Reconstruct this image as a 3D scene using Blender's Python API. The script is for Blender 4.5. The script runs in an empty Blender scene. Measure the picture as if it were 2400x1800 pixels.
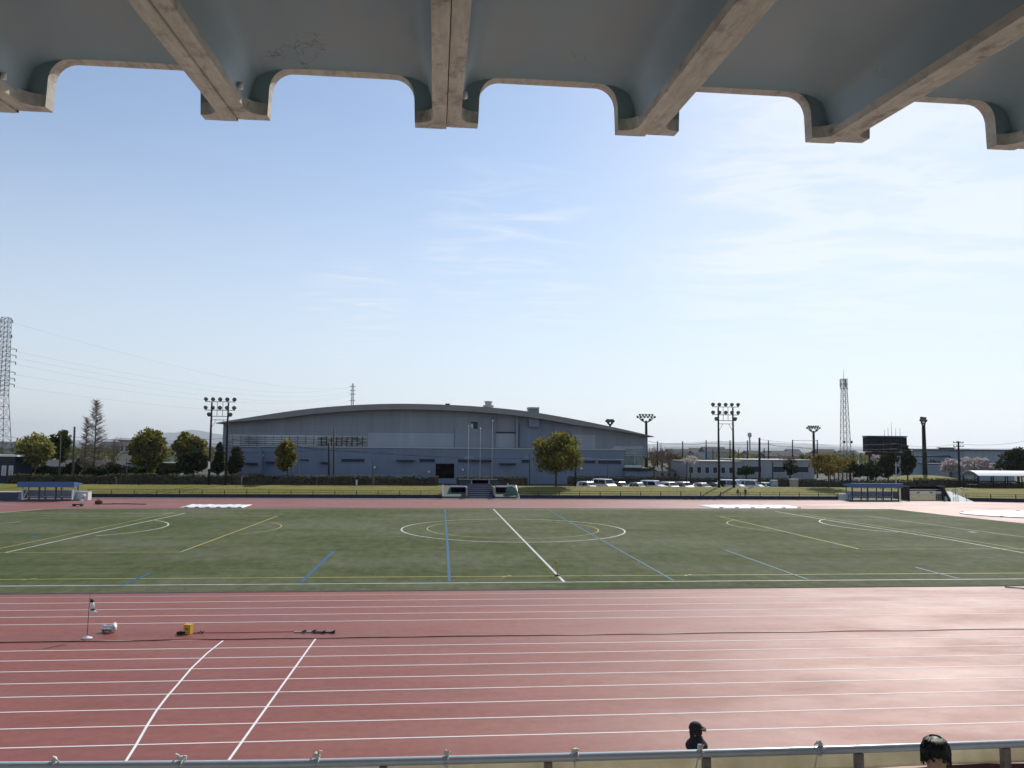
import bpy, bmesh, math, random
from mathutils import Vector, Matrix, noise as mnoise
R = math.radians
rnd = random.Random(11)
S = bpy.context.scene
COL = S.collection

# ------------------------------------------------------------------ camera
CAM_H = 6.616
FPX = 1851.5                       # focal length in pixels of a 2400 px wide picture
PITCH, ROLL, YAW = R(4.631), R(0.533), R(-5.506)
_f = Vector((-math.sin(YAW) * math.cos(PITCH), math.cos(YAW) * math.cos(PITCH), math.sin(PITCH)))
_r = Vector((math.cos(YAW), math.sin(YAW), 0))
_u = _r.cross(_f)
CR = _r * math.cos(ROLL) + _u * math.sin(ROLL)
CU = -_r * math.sin(ROLL) + _u * math.cos(ROLL)
CF = _f
cd = bpy.data.cameras.new("camera"); cam = bpy.data.objects.new("camera", cd); COL.objects.link(cam)
cd.sensor_width = 36.0; cd.lens = FPX / 2400 * 36
cd.clip_start = 0.1; cd.clip_end = 30000
m = Matrix(((CR.x, CU.x, -CF.x, 0), (CR.y, CU.y, -CF.y, 0), (CR.z, CU.z, -CF.z, CAM_H), (0, 0, 0, 1)))
cam.matrix_world = m
S.camera = cam

# ------------------------------------------------------------------ sky, sun, exposure
HAZE = 0.00006
SUN_AZ, SUN_EL = R(33), R(40)      # azimuth clockwise from +Y
w = bpy.data.worlds.new("World"); S.world = w; w.use_nodes = True
nt = w.node_tree; nt.nodes.clear()
def N(nt, t, **k):
    n = nt.nodes.new(t)
    for a, b in k.items(): setattr(n, a, b)
    return n
def L(nt, a, b): nt.links.new(a, b)
sky = N(nt, 'ShaderNodeTexSky', sky_type='NISHITA', sun_disc=False, sun_elevation=SUN_EL, sun_rotation=SUN_AZ,
        altitude=20, air_density=1.0, dust_density=0.3, ozone_density=2.2)
tc = N(nt, 'ShaderNodeTexCoord'); sep = N(nt, 'ShaderNodeSeparateXYZ'); L(nt, tc.outputs['Generated'], sep.inputs[0])
def M(nt, op, a, b=None, c=None, clamp=False):
    n = N(nt, 'ShaderNodeMath', operation=op, use_clamp=clamp)
    for i, v in enumerate((a, b, c)):
        if v is None: continue
        if isinstance(v, (int, float)): n.inputs[i].default_value = v
        else: L(nt, v, n.inputs[i])
    return n.outputs[0]
zc = M(nt, 'MAXIMUM', sep.outputs['Z'], 0.06)
px = M(nt, 'DIVIDE', sep.outputs['X'], zc); py = M(nt, 'DIVIDE', sep.outputs['Y'], zc)
cmb = N(nt, 'ShaderNodeCombineXYZ'); L(nt, px, cmb.inputs[0]); L(nt, py, cmb.inputs[1])
def cloud(scale, stretch, rot, lo, hi, detail, dist, seed):
    mp = N(nt, 'ShaderNodeMapping'); mp.inputs['Rotation'].default_value = (0, 0, R(rot))
    mp.inputs['Scale'].default_value = (scale, scale * stretch, 1); mp.inputs['Location'].default_value = (seed, seed * .7, 0)
    L(nt, cmb.outputs[0], mp.inputs[0])
    nz = N(nt, 'ShaderNodeTexNoise'); nz.inputs['Detail'].default_value = detail; nz.inputs['Roughness'].default_value = .62
    nz.inputs['Scale'].default_value = 1; nz.inputs['Distortion'].default_value = dist
    L(nt, mp.outputs[0], nz.inputs['Vector'])
    mr = N(nt, 'ShaderNodeMapRange', interpolation_type='SMOOTHSTEP')
    mr.inputs[1].default_value = lo; mr.inputs[2].default_value = hi
    L(nt, nz.outputs['Fac'], mr.inputs[0]); return mr.outputs[0]
def blob(d, width, amp):            # a cirrus field around one direction of the sky
    v = N(nt, 'ShaderNodeVectorMath', operation='DOT_PRODUCT'); v.inputs[1].default_value = Vector(d).normalized()
    L(nt, tc.outputs['Generated'], v.inputs[0])
    mr = N(nt, 'ShaderNodeMapRange', interpolation_type='SMOOTHSTEP')
    mr.inputs[1].default_value = math.cos(R(width)); mr.inputs[2].default_value = 1.0; mr.inputs[4].default_value = amp
    L(nt, v.outputs['Value'], mr.inputs[0]); return mr.outputs[0]
def raydir(u, v): return (CF + CR * ((u - 1200) / FPX) - CU * ((v - 900) / FPX))
c1 = cloud(1.0, 1.7, 25, .36, .80, 7, .7, 3.1)
c2 = cloud(1.7, 2.0, -20, .42, .80, 7, 1.0, 9.7)
f1 = M(nt, 'MULTIPLY', c1, M(nt, 'ADD', blob(raydir(2050, 480), 18, 1.6), .03))
f1b = M(nt, 'ADD', f1, blob(raydir(2200, 430), 27, .42))
f2 = M(nt, 'MULTIPLY', c2, M(nt, 'ADD', M(nt, 'ADD', blob(raydir(1190, 590), 8, .8), blob(raydir(830, 745), 5, 1.0)),
                             M(nt, 'ADD', blob(raydir(1350, 810), 6, .40), .03)))
fac = M(nt, 'MULTIPLY', M(nt, 'ADD', f1b, f2, clamp=True), M(nt, 'MULTIPLY', M(nt, 'SUBTRACT', sep.outputs['Z'], .05), 6.0, clamp=True))
cl = M(nt, 'MULTIPLY', fac, 0.6)
vl = N(nt, 'ShaderNodeMapRange', interpolation_type='SMOOTHSTEP')     # thin cirrostratus, denser along the horizon where it is seen edge on
vl.inputs[1].default_value = 0.0; vl.inputs[2].default_value = .42; vl.inputs[3].default_value = .72; vl.inputs[4].default_value = .10; L(nt, sep.outputs['Z'], vl.inputs[0])
mv = N(nt, 'ShaderNodeMixRGB'); L(nt, vl.outputs[0], mv.inputs[0]); L(nt, sky.outputs[0], mv.inputs[1]); mv.inputs[2].default_value = (5.8, 6.2, 6.75, 1)
mx = N(nt, 'ShaderNodeMixRGB'); L(nt, cl, mx.inputs[0]); L(nt, mv.outputs[0], mx.inputs[1]); mx.inputs[2].default_value = (7.3, 7.5, 7.7, 1)
bg = N(nt, 'ShaderNodeBackground'); bg.inputs['Strength'].default_value = 0.112
wo = N(nt, 'ShaderNodeOutputWorld'); L(nt, mx.outputs[0], bg.inputs[0]); L(nt, bg.outputs[0], wo.inputs[0])
ld = bpy.data.lights.new("sun", 'SUN'); ld.energy = 3.6; ld.angle = R(.5); ld.color = (1, .95, .87)
sun = bpy.data.objects.new("sun", ld); COL.objects.link(sun)
sdir = Vector((math.sin(SUN_AZ) * math.cos(SUN_EL), math.cos(SUN_AZ) * math.cos(SUN_EL), math.sin(SUN_EL)))
sun.rotation_euler = sdir.to_track_quat('Z', 'Y').to_euler(); sun.location = (60, 80, 90)
S.view_settings.view_transform = 'Standard'; S.view_settings.look = 'None'; S.view_settings.gamma = 1
S.view_settings.exposure = 0.20
S.render.engine = 'CYCLES'
S.cycles.max_bounces = 8; S.cycles.diffuse_bounces = 4; S.cycles.volume_bounces = 0
S.cycles.transparent_max_bounces = 8

# ------------------------------------------------------------------ surveying: bearing + distance -> place
def P(u, v, Y):
    d = CF + CR * ((u - 1200) / FPX) - CU * ((v - 900) / FPX)
    return Vector((0, 0, CAM_H)) + d * (Y / d.y)
def G(u, v, z=0.0):
    d = CF + CR * ((u - 1200) / FPX) - CU * ((v - 900) / FPX)
    return Vector((0, 0, CAM_H)) + d * ((z - CAM_H) / d.z)

# ------------------------------------------------------------------ materials
def newmat(name):
    mt = bpy.data.materials.new(name); mt.use_nodes = True
    t = mt.node_tree; t.nodes.clear()
    o = N(t, 'ShaderNodeOutputMaterial'); b = N(t, 'ShaderNodeBsdfPrincipled'); L(t, b.outputs[0], o.inputs[0])
    return mt, t, b, o
def coords(t, scale=(1, 1, 1), rot=(0, 0, 0), kind='Object'):
    mp = N(t, 'ShaderNodeMapping')
    if kind == 'World': L(t, N(t, 'ShaderNodeNewGeometry').outputs['Position'], mp.inputs[0])
    else: L(t, N(t, 'ShaderNodeTexCoord').outputs[kind], mp.inputs[0])
    mp.inputs['Scale'].default_value = scale; mp.inputs['Rotation'].default_value = rot; return mp.outputs[0]
def nz(t, vec, scale, detail=5, rough=.6, lo=.3, hi=.7, dist=0.0):
    n = N(t, 'ShaderNodeTexNoise'); n.inputs['Scale'].default_value = scale; n.inputs['Detail'].default_value = detail
    n.inputs['Roughness'].default_value = rough; n.inputs['Distortion'].default_value = dist; L(t, vec, n.inputs['Vector'])
    mr = N(t, 'ShaderNodeMapRange'); mr.inputs[1].default_value = lo; mr.inputs[2].default_value = hi
    L(t, n.outputs['Fac'], mr.inputs[0]); return mr.outputs[0]
def mixc(t, f, a, b, mode='MIX'):
    n = N(t, 'ShaderNodeMixRGB', blend_type=mode)
    if isinstance(f, (int, float)): n.inputs[0].default_value = f
    else: L(t, f, n.inputs[0])
    for i, v in ((1, a), (2, b)):
        if isinstance(v, tuple): n.inputs[i].default_value = (*v[:3], 1)
        else: L(t, v, n.inputs[i])
    return n.outputs[0]
def bump(t, b, h, strength=.3, dist=.02):
    n = N(t, 'ShaderNodeBump'); n.inputs['Strength'].default_value = strength; n.inputs['Distance'].default_value = dist
    L(t, h, n.inputs['Height']); L(t, n.outputs[0], b.inputs['Normal'])
def mat(name, c, rough=.7, metal=0.0, var=.15, scale=3.0, spec=.5, bmp=0.0):
    mt, t, b, o = newmat(name)
    v = coords(t)
    f = nz(t, v, scale)
    lo = tuple(x * (1 - var) for x in c); hi = tuple(min(1, x * (1 + var)) for x in c)
    L(t, mixc(t, f, lo, hi), b.inputs['Base Color'])
    b.inputs['Roughness'].default_value = rough; b.inputs['Metallic'].default_value = metal
    b.inputs['Specular IOR Level'].default_value = spec
    if bmp: bump(t, b, nz(t, v, scale * 6), bmp, .01)
    return mt
def leafmat(name, a, b_, c=None, scale=.5, transl=.45):
    mt = bpy.data.materials.new(name); mt.use_nodes = True; t = mt.node_tree; t.nodes.clear()
    o = N(t, 'ShaderNodeOutputMaterial'); v = coords(t)
    col = mixc(t, nz(t, v, scale, 4, .6, .38, .62), a, b_)
    if c: col = mixc(t, nz(t, coords(t, (1, 1, 1), (.4, .8, .2)), scale * 1.7, 3, .6, .52, .66), col, c)
    d = N(t, 'ShaderNodeBsdfDiffuse'); tr = N(t, 'ShaderNodeBsdfTranslucent'); mxs = N(t, 'ShaderNodeMixShader')
    L(t, col, d.inputs[0]); L(t, col, tr.inputs[0]); mxs.inputs[0].default_value = transl
    L(t, d.outputs[0], mxs.inputs[1]); L(t, tr.outputs[0], mxs.inputs[2]); L(t, mxs.outputs[0], o.inputs[0])
    return mt
def panelmat(name, c, sx=0.0, sz=0.0, wx=.08, wz=.08, dark=.72, rough=.55, streak=.12):
    """cladding: seams every sx metres along X and every sz metres along Z"""
    mt, t, b, o = newmat(name)
    cc = N(t, 'ShaderNodeTexCoord'); sp = N(t, 'ShaderNodeSeparateXYZ'); L(t, cc.outputs['Object'], sp.inputs[0])
    lines = None
    for ax, s, wd in (('X', sx, wx), ('Z', sz, wz)):
        if not s: continue
        q = M(t, 'LESS_THAN', M(t, 'FLOORED_MODULO', sp.outputs[ax], s), wd)
        lines = q if lines is None else M(t, 'MAXIMUM', lines, q)
    f = nz(t, coords(t, (.5, .5, .06)), 1.0, 5, .6)
    base = mixc(t, f, tuple(x * (1 - streak) for x in c), tuple(x * (1 + streak) for x in c))
    # each cladding panel a shade of its own
    if sx:
        cell = N(t, 'ShaderNodeTexWhiteNoise', noise_dimensions='1D'); L(t, M(t, 'FLOOR', M(t, 'DIVIDE', sp.outputs['X'], sx)), cell.inputs['W'])
        base = mixc(t, M(t, 'MULTIPLY', cell.outputs['Value'], .16), base, tuple(x * .6 for x in c))
    if lines is not None: base = mixc(t, lines, base, tuple(x * dark for x in c))
    L(t, base, b.inputs['Base Color']); b.inputs['Roughness'].default_value = rough
    return mt

MT = {}
# running track: porous polyurethane, worn in lanes, with a low sheen at grazing light
mt, t, b, o = newmat('track_rubber'); MT['track'] = mt
v = coords(t); vs = coords(t, (.05, .9, 1)); vm = coords(t, (.22, .5, 1))
col = mixc(t, nz(t, vs, .9, 6, .6, .3, .7), (.215, .040, .020), (.275, .062, .036))
col = mixc(t, nz(t, vm, .5, 7, .65, .42, .72), col, (.27, .075, .048))
col = mixc(t, nz(t, v, 90, 2, .5, .35, .65), col, mixc(t, .5, col, (.30, .085, .058)))
col = mixc(t, nz(t, coords(t, (.35, 2.4, 1)), 1.6, 8, .75, .3, .7), mixc(t, .16, col, (.05, .03, .03)), mixc(t, .10, col, (.45, .25, .20)))
col = mixc(t, nz(t, coords(t, (.6, .9, 1), (0, 0, .3)), .7, 8, .8, .60, .70), col, mixc(t, .3, col, (.10, .05, .05)))
col = mixc(t, nz(t, v, 3.5, 5, .75, .32, .68), mixc(t, .22, col, (.06, .02, .015)), mixc(t, .10, col, (.42, .2, .16)))
L(t, col, b.inputs['Base Color'])
rg = N(t, 'ShaderNodeMapRange'); rg.inputs[3].default_value = .43; rg.inputs[4].default_value = .64
L(t, nz(t, coords(t, (.16, .34, 1), (0, 0, .5)), .9, 7, .7, .34, .68), rg.inputs[0]); L(t, rg.outputs[0], b.inputs['Roughness'])
sl = N(t, 'ShaderNodeMapRange'); b.inputs['Specular Tint'].default_value = (1, .86, .80, 1); sl.inputs[3].default_value = .56; sl.inputs[4].default_value = .30
L(t, nz(t, coords(t, (.10, .30, 1), (0, 0, -.4)), 1.1, 7, .7, .34, .66), sl.inputs[0]); L(t, sl.outputs[0], b.inputs['Specular IOR Level'])
bump(t, b, nz(t, v, 160, 2, .5), .3, .004)
# artificial turf
mt, t, b, o = newmat('artificial_turf'); MT['turf'] = mt
v = coords(t); vs = coords(t, (.06, .5, 1)); vm = coords(t, (.12, .2, 1))
col = mixc(t, nz(t, vs, 1.0, 7, .65), (.058, .080, .011), (.112, .130, .022))
col = mixc(t, nz(t, vm, .5, 7, .62, .43, .60), col, (.215, .215, .13))
col = mixc(t, nz(t, coords(t, (.09, .8, 1)), 1.5, 8, .75, .5, .64), col, (.20, .20, .11))
col = mixc(t, nz(t, coords(t, (.5, 2.6, 1)), 1.7, 9, .8, .28, .72), mixc(t, .38, col, (.018, .03, .004)), mixc(t, .20, col, (.24, .25, .16)))
col = mixc(t, nz(t, coords(t, (1.3, .55, 1)), 1.0, 5, .8, .32, .68), mixc(t, .42, col, (.016, .028, .004)), mixc(t, .26, col, (.25, .26, .17)))
col = mixc(t, nz(t, v, 40, 2, .5), col, mixc(t, .5, col, (.03, .055, .015)))
L(t, col, b.inputs['Base Color']); b.inputs['Roughness'].default_value = .85; b.inputs['Specular IOR Level'].default_value = .07
bump(t, b, nz(t, v, 120, 2, .5), .5, .02)
# lawn of the bank, spring-dry
mt, t, b, o = newmat('bank_lawn'); MT['lawn'] = mt
v = coords(t)
col = mixc(t, nz(t, coords(t, (.15, 1, 1)), .8, 6, .6), (.18, .175, .035), (.31, .255, .07))
col = mixc(t, nz(t, v, 6, 4, .6), col, mixc(t, .5, col, (.05, .07, .02)))
L(t, col, b.inputs['Base Color']); b.inputs['Roughness'].default_value = .85; b.inputs['Specular IOR Level'].default_value = .1
bump(t, b, nz(t, v, 12, 4, .7), .6, .06)
MT['ground'] = mat('earth', (.10, .10, .085), .9, var=.35, scale=.02, spec=.1)
MT['asphalt'] = mat('asphalt', (.055, .055, .058), .85, var=.25, scale=.6, spec=.2, bmp=.2)
MT['concrete'] = mat('concrete', (.33, .32, .29), .85, var=.2, scale=1.2, bmp=.25)
MT['pave'] = mat('pavement', (.52, .51, .48), .85, var=.15, scale=.8)  # unseen apron, lightened so its sunlit bounce brightens the canopy
MT['white'] = mat('white_paint', (.78, .78, .76), .6, var=.06, scale=2)
def worn(name, c, base, lo, hi):
    mt, t, b, o = newmat(name)
    f = nz(t, coords(t, (.8, .8, 1)), 1.2, 6, .7, lo, hi)
    L(t, mixc(t, f, base, c), b.inputs['Base Color']); b.inputs['Roughness'].default_value = .65; b.inputs['Specular IOR Level'].default_value = .3
    return mt
MT['laneline'] = worn('lane_line_paint', (.82, .79, .76), (.62, .46, .43), .2, .42)
MT['fieldwhite'] = worn('white_turf_fibre', (.62, .63, .58), (.30, .33, .24), .25, .6)
MT['fieldyellow'] = worn('yellow_turf_fibre', (.52, .42, .09), (.30, .28, .09), .25, .6)
MT['fieldblue'] = worn('blue_turf_fibre', (.010, .085, .21), (.03, .09, .09), .3, .6)
# painted soffit with hairline cracks
mt, t, b, o = newmat('soffit_paint'); MT['soffit'] = mt
v = coords(t, kind='World')
col = mixc(t, nz(t, v, .8, 6, .6), (.235, .325, .360), (.285, .355, .375))
col = mixc(t, nz(t, coords(t, (3, .7, 3), kind='World'), 1.1, 5, .65, .5, .8), col, (.31, .345, .34))
vo = N(t, 'ShaderNodeTexVoronoi', feature='DISTANCE_TO_EDGE'); vo.inputs['Scale'].default_value = 7.0
dn = N(t, 'ShaderNodeTexNoise'); dn.inputs['Scale'].default_value = 9; L(t, v, dn.inputs['Vector'])
ad = N(t, 'ShaderNodeMixRGB', blend_type='ADD'); ad.inputs[0].default_value = .16; L(t, v, ad.inputs[1]); L(t, dn.outputs['Color'], ad.inputs[2])
L(t, ad.outputs[0], vo.inputs['Vector'])
crk = M(t, 'MULTIPLY', M(t, 'LESS_THAN', vo.outputs['Distance'], .016), nz(t, coords(t, (1, 1, 1), (.3, .2, .9), 'World'), 1.5, 2, .5, .64, .70))
crk = M(t, 'MULTIPLY', crk, .5, clamp=True)
col = mixc(t, crk, col, (.03, .04, .05))
L(t, col, b.inputs['Base Color']); b.inputs['Roughness'].default_value = .42
# weathered bare concrete of ribs and edges: long streaks
mt, t, b, o = newmat('weathered_concrete'); MT['rib'] = mt
col = mixc(t, nz(t, coords(t, (13, 2.0, 5), kind='World'), 1.4, 7, .75, .3, .7), (.35, .325, .27), (.68, .64, .55))
col = mixc(t, nz(t, coords(t, (2.2, 1.8, 2), kind='World'), 2.4, 6, .7, .52, .72), col, (.15, .122, .095))
col = mixc(t, nz(t, coords(t, (1, 1, 1), kind='World'), 60, 2, .5, .3, .7), col, mixc(t, .4, col, (.55, .51, .43)))
L(t, col, b.inputs['Base Color']); b.inputs['Roughness'].default_value = .9
bump(t, b, nz(t, coords(t, (12, 2, 4), kind='World'), 3, 5, .7), .5, .01)
MT['drain'] = mat('sunlit_hole_white', (.8, .8, .78), .5, var=.03)
MT['galv'] = mat('galvanised_steel', (.50, .55, .61), .22, metal=.1, var=.06, scale=8, spec=.7)
MT['post'] = mat('rusty_painted_steel', (.20, .165, .15), .6, var=.3, scale=25)
MT['darksteel'] = mat('dark_steel', (.025, .025, .028), .6, var=.2, spec=.25)
MT['pole'] = mat('brown_pole', (.022, .019, .019), .7, var=.2, spec=.2)
MT['cpole'] = mat('grey_concrete_pole', (.05, .048, .05), .8, var=.2)
MT['lampbody'] = mat('lamp_housing', (.055, .055, .06), .4, metal=.0, var=.1)
MT['lampglass'] = mat('lamp_glass', (.10, .105, .115), .12, var=.05)
MT['clad'] = panelmat('ribbed_cladding', (.235, .26, .30), 2.6, 3.1, .10, .08, .78, .5)
MT['cladlight'] = panelmat('light_panels', (.33, .355, .405), 0, .62, .08, .05, .8, .45)
MT['podium'] = panelmat('podium_panels', (.175, .215, .295), 5.4, 1.9, .08, .05, .85, .6)
MT['hallroof'] = mat('roof_metal', (.24, .225, .215), .6, metal=.0, var=.08, scale=.4)
MT['slit'] = mat('shaded_glass', (.016, .026, .05), .3, var=.2, spec=.2)
MT['dark'] = mat('dark_opening', (.002, .002, .004), .9, spec=.0)
mt, t, b, o = newmat('strip_glazing'); MT['glaze'] = mt
f = nz(t, coords(t, (.12, 1, 1.6)), 1.0, 3, .6, .4, .6)
L(t, mixc(t, f, (.18, .22, .28), (.36, .42, .48)), b.inputs['Base Color']); b.inputs['Roughness'].default_value = .12; b.inputs['Specular IOR Level'].default_value = .8
mt, t, b, o = newmat('louvre_slats'); MT['louvre'] = mt
f = nz(t, coords(t, (.55, 1, 3.2)), 1.0, 5, .8, .47, .53)  # patchy yellowish slat colour paints reflections on the louvre
L(t, mixc(t, f, (.12, .14, .17), (.50, .46, .36)), b.inputs['Base Color']); b.inputs['Roughness'].default_value = .4
MT['greenglass'] = mat('green_glass', (.09, .15, .15), .12, var=.5, scale=.6)
MT['blueroof'] = mat('blue_roof_sheet', (.045, .13, .32), .5, var=.1, scale=2)
MT['bluesteel'] = mat('navy_steel', (.03, .045, .09), .5)
MT['polycarb'] = mat('polycarbonate', (.20, .25, .32), .25, var=.15)
MT['beigewall'] = mat('beige_board', (.42, .37, .28), .8)
MT['whiteboard'] = mat('white_board', (.66, .68, .64), .7, var=.08)
MT['bark'] = mat('bark', (.07, .055, .045), .9, var=.3, scale=4)
MT['barkpale'] = mat('pale_bark', (.13, .10, .085), .9, var=.3, scale=4)
MT['l_camphor'] = leafmat('camphor_leaves', (.085, .105, .022), (.25, .225, .052), (.25, .165, .048), .45, .52)
MT['l_olive'] = leafmat('olive_leaves', (.16, .18, .048), (.30, .28, .08), (.33, .28, .09), .5, .52)
MT['l_dark'] = leafmat('dark_leaves', (.022, .035, .017), (.04, .055, .022), None, .6, .25)
MT['l_mid'] = leafmat('mid_leaves', (.07, .09, .03), (.12, .125, .035), (.18, .14, .04), .6, .45)
MT['l_autumn'] = leafmat('coppery_leaves', (.12, .11, .03), (.23, .15, .045), (.27, .19, .055), .6, .5)
MT['l_cherry'] = leafmat('cherry_blossom', (.50, .42, .41), (.64, .58, .56), (.36, .29, .28), .8, .4)
MT['l_hedge'] = leafmat('hedge_leaves', (.022, .034, .014), (.045, .055, .02), (.075, .07, .025), .8, .3)
MT['l_hedgetip'] = leafmat('hedge_sunlit_tips', (.13, .14, .05), (.22, .20, .09), None, .8, .5)  # paler leaf colour paints the sunlight along the hedge tops
MT['twig'] = mat('twigs', (.20, .165, .13), .9)
MT['twigred'] = mat('reddish_twigs', (.15, .095, .085), .9)
MT['latticegrey'] = mat('pylon_steel', (.17, .18, .20), .6, var=.1)
MT['latticered'] = mat('mast_steel', (.24, .21, .21), .6, var=.2, scale=.3)
MT['scoreboard'] = mat('scoreboard_back', (.005, .008, .017), .6, var=.3, scale=.4, spec=.12)
MT['cable'] = mat('black_cable', (.015, .015, .017), .6)
MT['hill'] = mat('wooded_hill', (.05, .065, .05), 1.0, var=.4, scale=.004, spec=0)
MT['housewall'] = mat('pale_render', (.38, .37, .35), .8, var=.1)
MT['housegrey'] = panelmat('grey_factory_cladding', (.30, .31, .33), 1.8, 0, .12, 0, .75)
MT['houseblue'] = panelmat('blue_grey_cladding', (.27, .32, .38), 1.5, 0, .12, 0, .8)
MT['tileroof'] = mat('dark_tile', (.10, .10, .105), .95, spec=.1)
MT['carwhite'] = mat('white_car_paint', (.78, .79, .80), .25, var=.02)
MT['carsilver'] = mat('silver_car_paint', (.42, .44, .47), .28, metal=.5, var=.02)
MT['cardark'] = mat('dark_car_paint', (.03, .025, .03), .22, var=.05)
MT['carglass'] = mat('car_glass', (.015, .018, .022), .06, var=.05, spec=.8)
MT['tyre'] = mat('tyre_rubber', (.02, .02, .02), .8)
MT['carlight'] = mat('headlight_lens', (.6, .62, .65), .1)
MT['taillight'] = mat('tail_light_lens', (.35, .02, .02), .15)
MT['skin'] = mat('skin', (.42, .26, .19), .55, var=.05)
MT['hair'] = mat('black_hair', (.007, .006, .006), .55, var=.3, scale=60)
MT['blackcloth'] = mat('black_cloth', (.011, .011, .013), .85, var=.2, scale=20)
MT['navycloth'] = mat('navy_cloth', (.02, .025, .05), .85)
MT['greycloth'] = mat('grey_cloth', (.2, .2, .21), .85)
MT['eye'] = mat('dark_eye', (.01, .008, .008), .2)
MT['banner'] = leafmat('beige_banner_cloth', (.56, .52, .41), (.66, .62, .50), None, 3, .6)
MT['bannerred'] = mat('maroon_banner_print', (.10, .035, .04), .8, var=.25, scale=2)
MT['cord'] = mat('white_cord', (.75, .74, .70), .8)
MT['yellowplastic'] = mat('yellow_plastic', (.62, .36, .03), .45, var=.08, scale=9)
MT['tarp'] = mat('white_tarpaulin', (.78, .78, .77), .6, var=.05, scale=1)
MT['navy'] = mat('navy_print', (.03, .035, .09), .6)
MT['alu'] = mat('aluminium', (.62, .62, .63), .35, metal=.7, var=.05)
MT['greenmat'] = mat('green_net', (.06, .13, .11), .8, var=.3, scale=2)
MT['slopegreen'] = mat('green_rubber_slope', (.055, .085, .058), .8, var=.15)
MT['curb'] = mat('pale_kerb', (.45, .45, .43), .8, var=.1)
MT['sand'] = mat('sand_surface', (.55, .53, .49), .9, var=.06)

# ------------------------------------------------------------------ mesh builder
class MB:
    def __init__(s): s.v = []; s.f = []; s.sm = []
    def add(s, vs, fs, smooth=False):
        o = len(s.v); s.v += [tuple(x) for x in vs]
        for f in fs: s.f.append(tuple(i + o for i in f)); s.sm.append(smooth)
        return s
    def box(s, x0, y0, z0, x1, y1, z1):
        if x0 > x1: x0, x1 = x1, x0
        if y0 > y1: y0, y1 = y1, y0
        if z0 > z1: z0, z1 = z1, z0
        return s.add([(x0,y0,z0),(x1,y0,z0),(x1,y1,z0),(x0,y1,z0),(x0,y0,z1),(x1,y0,z1),(x1,y1,z1),(x0,y1,z1)],
              [(0,3,2,1),(4,5,6,7),(0,1,5,4),(1,2,6,5),(2,3,7,6),(3,0,4,7)])
    def bar(s, a, b, r, r2=None, n=6, smooth=True):
        return s.tube([a, b], [r, r if r2 is None else r2], n, smooth)
    def tube(s, pts, rad, n=6, smooth=True, cap=True):
        pts = [Vector(p) for p in pts]
        if isinstance(rad, (int, float)): rad = [rad] * len(pts)
        o = []; k = len(pts)
        for i, p in enumerate(pts):
            d = (pts[min(i + 1, k - 1)] - pts[max(i - 1, 0)])
            if d.length < 1e-9: d = Vector((0, 0, 1))
            d.normalize()
            a = d.cross(Vector((0, 0, 1)) if abs(d.z) < .95 else Vector((1, 0, 0))).normalized(); c = d.cross(a)
            for j in range(n):
                t = 2 * math.pi * j / n; o.append(p + (a * math.cos(t) + c * math.sin(t)) * rad[i])
        f = []
        for i in range(k - 1):
            for j in range(n):
                f.append((i*n+j, i*n+(j+1) % n, (i+1)*n+(j+1) % n, (i+1)*n+j))
        if cap: f.append(tuple(range(n))[::-1]); f.append(tuple((k-1)*n+j for j in range(n)))
        return s.add(o, f, smooth)
    def lathe(s, c, axis, prof, n=12, smooth=True):
        """prof: list of (distance along axis, radius)"""
        c = Vector(c); ax = Vector(axis).normalized()
        return s.tube([c + ax * d for d, r in prof], [max(r, 1e-4) for d, r in prof], n, smooth)
    def quad(s, a, b, c, d): return s.add([a, b, c, d], [(0, 1, 2, 3)])
    def prism(s, poly, y0, y1, smooth=False):
        """poly of (x,z) pushed from y0 to y1"""
        n = len(poly)
        vs = [(x, y0, z) for x, z in poly] + [(x, y1, z) for x, z in poly]
        f = [tuple(range(n))[::-1], tuple(range(n, 2*n))] + [(i, (i+1) % n, (i+1) % n + n, i + n) for i in range(n)]
        return s.add(vs, f, smooth)
    def prismx(s, poly, x0, x1):
        n = len(poly)
        vs = [(x0, y, z) for y, z in poly] + [(x1, y, z) for y, z in poly]
        return s.add(vs, [tuple(range(n)), tuple(range(n, 2*n))[::-1]] + [(i, i + n, (i+1) % n + n, (i+1) % n) for i in range(n)])
    def prismz(s, poly, z0, z1):
        n = len(poly)
        vs = [(x, y, z0) for x, y in poly] + [(x, y, z1) for x, y in poly]
        return s.add(vs, [tuple(range(n))[::-1], tuple(range(n, 2*n))] + [(i, (i+1) % n, (i+1) % n + n, i + n) for i in range(n)])
    def build(s, name, mt, parent=None, world=False, bevel=0):
        me = bpy.data.meshes.new(name)
        off = Vector((0, 0, 0))
        if world and parent is not None:
            q = parent
            while q is not None: off += q.location; q = q.parent
        me.from_pydata([tuple(Vector(p) - off) for p in s.v], [], s.f)
        for p, k in zip(me.polygons, s.sm): p.use_smooth = k
        for q in (mt if isinstance(mt, (list, tuple)) else [mt]): me.materials.append(q)
        bm = bmesh.new(); bm.from_mesh(me); bmesh.ops.recalc_face_normals(bm, faces=bm.faces); bm.to_mesh(me); bm.free()
        o = bpy.data.objects.new(name, me); COL.objects.link(o)
        if parent is not None: o.parent = parent
        if bevel:
            q = o.modifiers.new('bevel', 'BEVEL'); q.width = bevel; q.segments = 2; q.limit_method = 'ANGLE'
        return o
def tag(o, label, cat, group=None, kind=None):
    if label: o['label'] = label
    if cat: o['category'] = cat
    if group: o['group'] = group
    if kind: o['kind'] = kind
    return o
def thing(name, label, cat, loc=(0, 0, 0), group=None):
    o = bpy.data.objects.new(name, None); o.empty_display_size = .3; COL.objects.link(o); o.location = loc
    return tag(o, label, cat, group)
def struct(name, mb, mt):
    o = mb.build(name, mt); o['kind'] = 'structure'; return o
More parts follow.
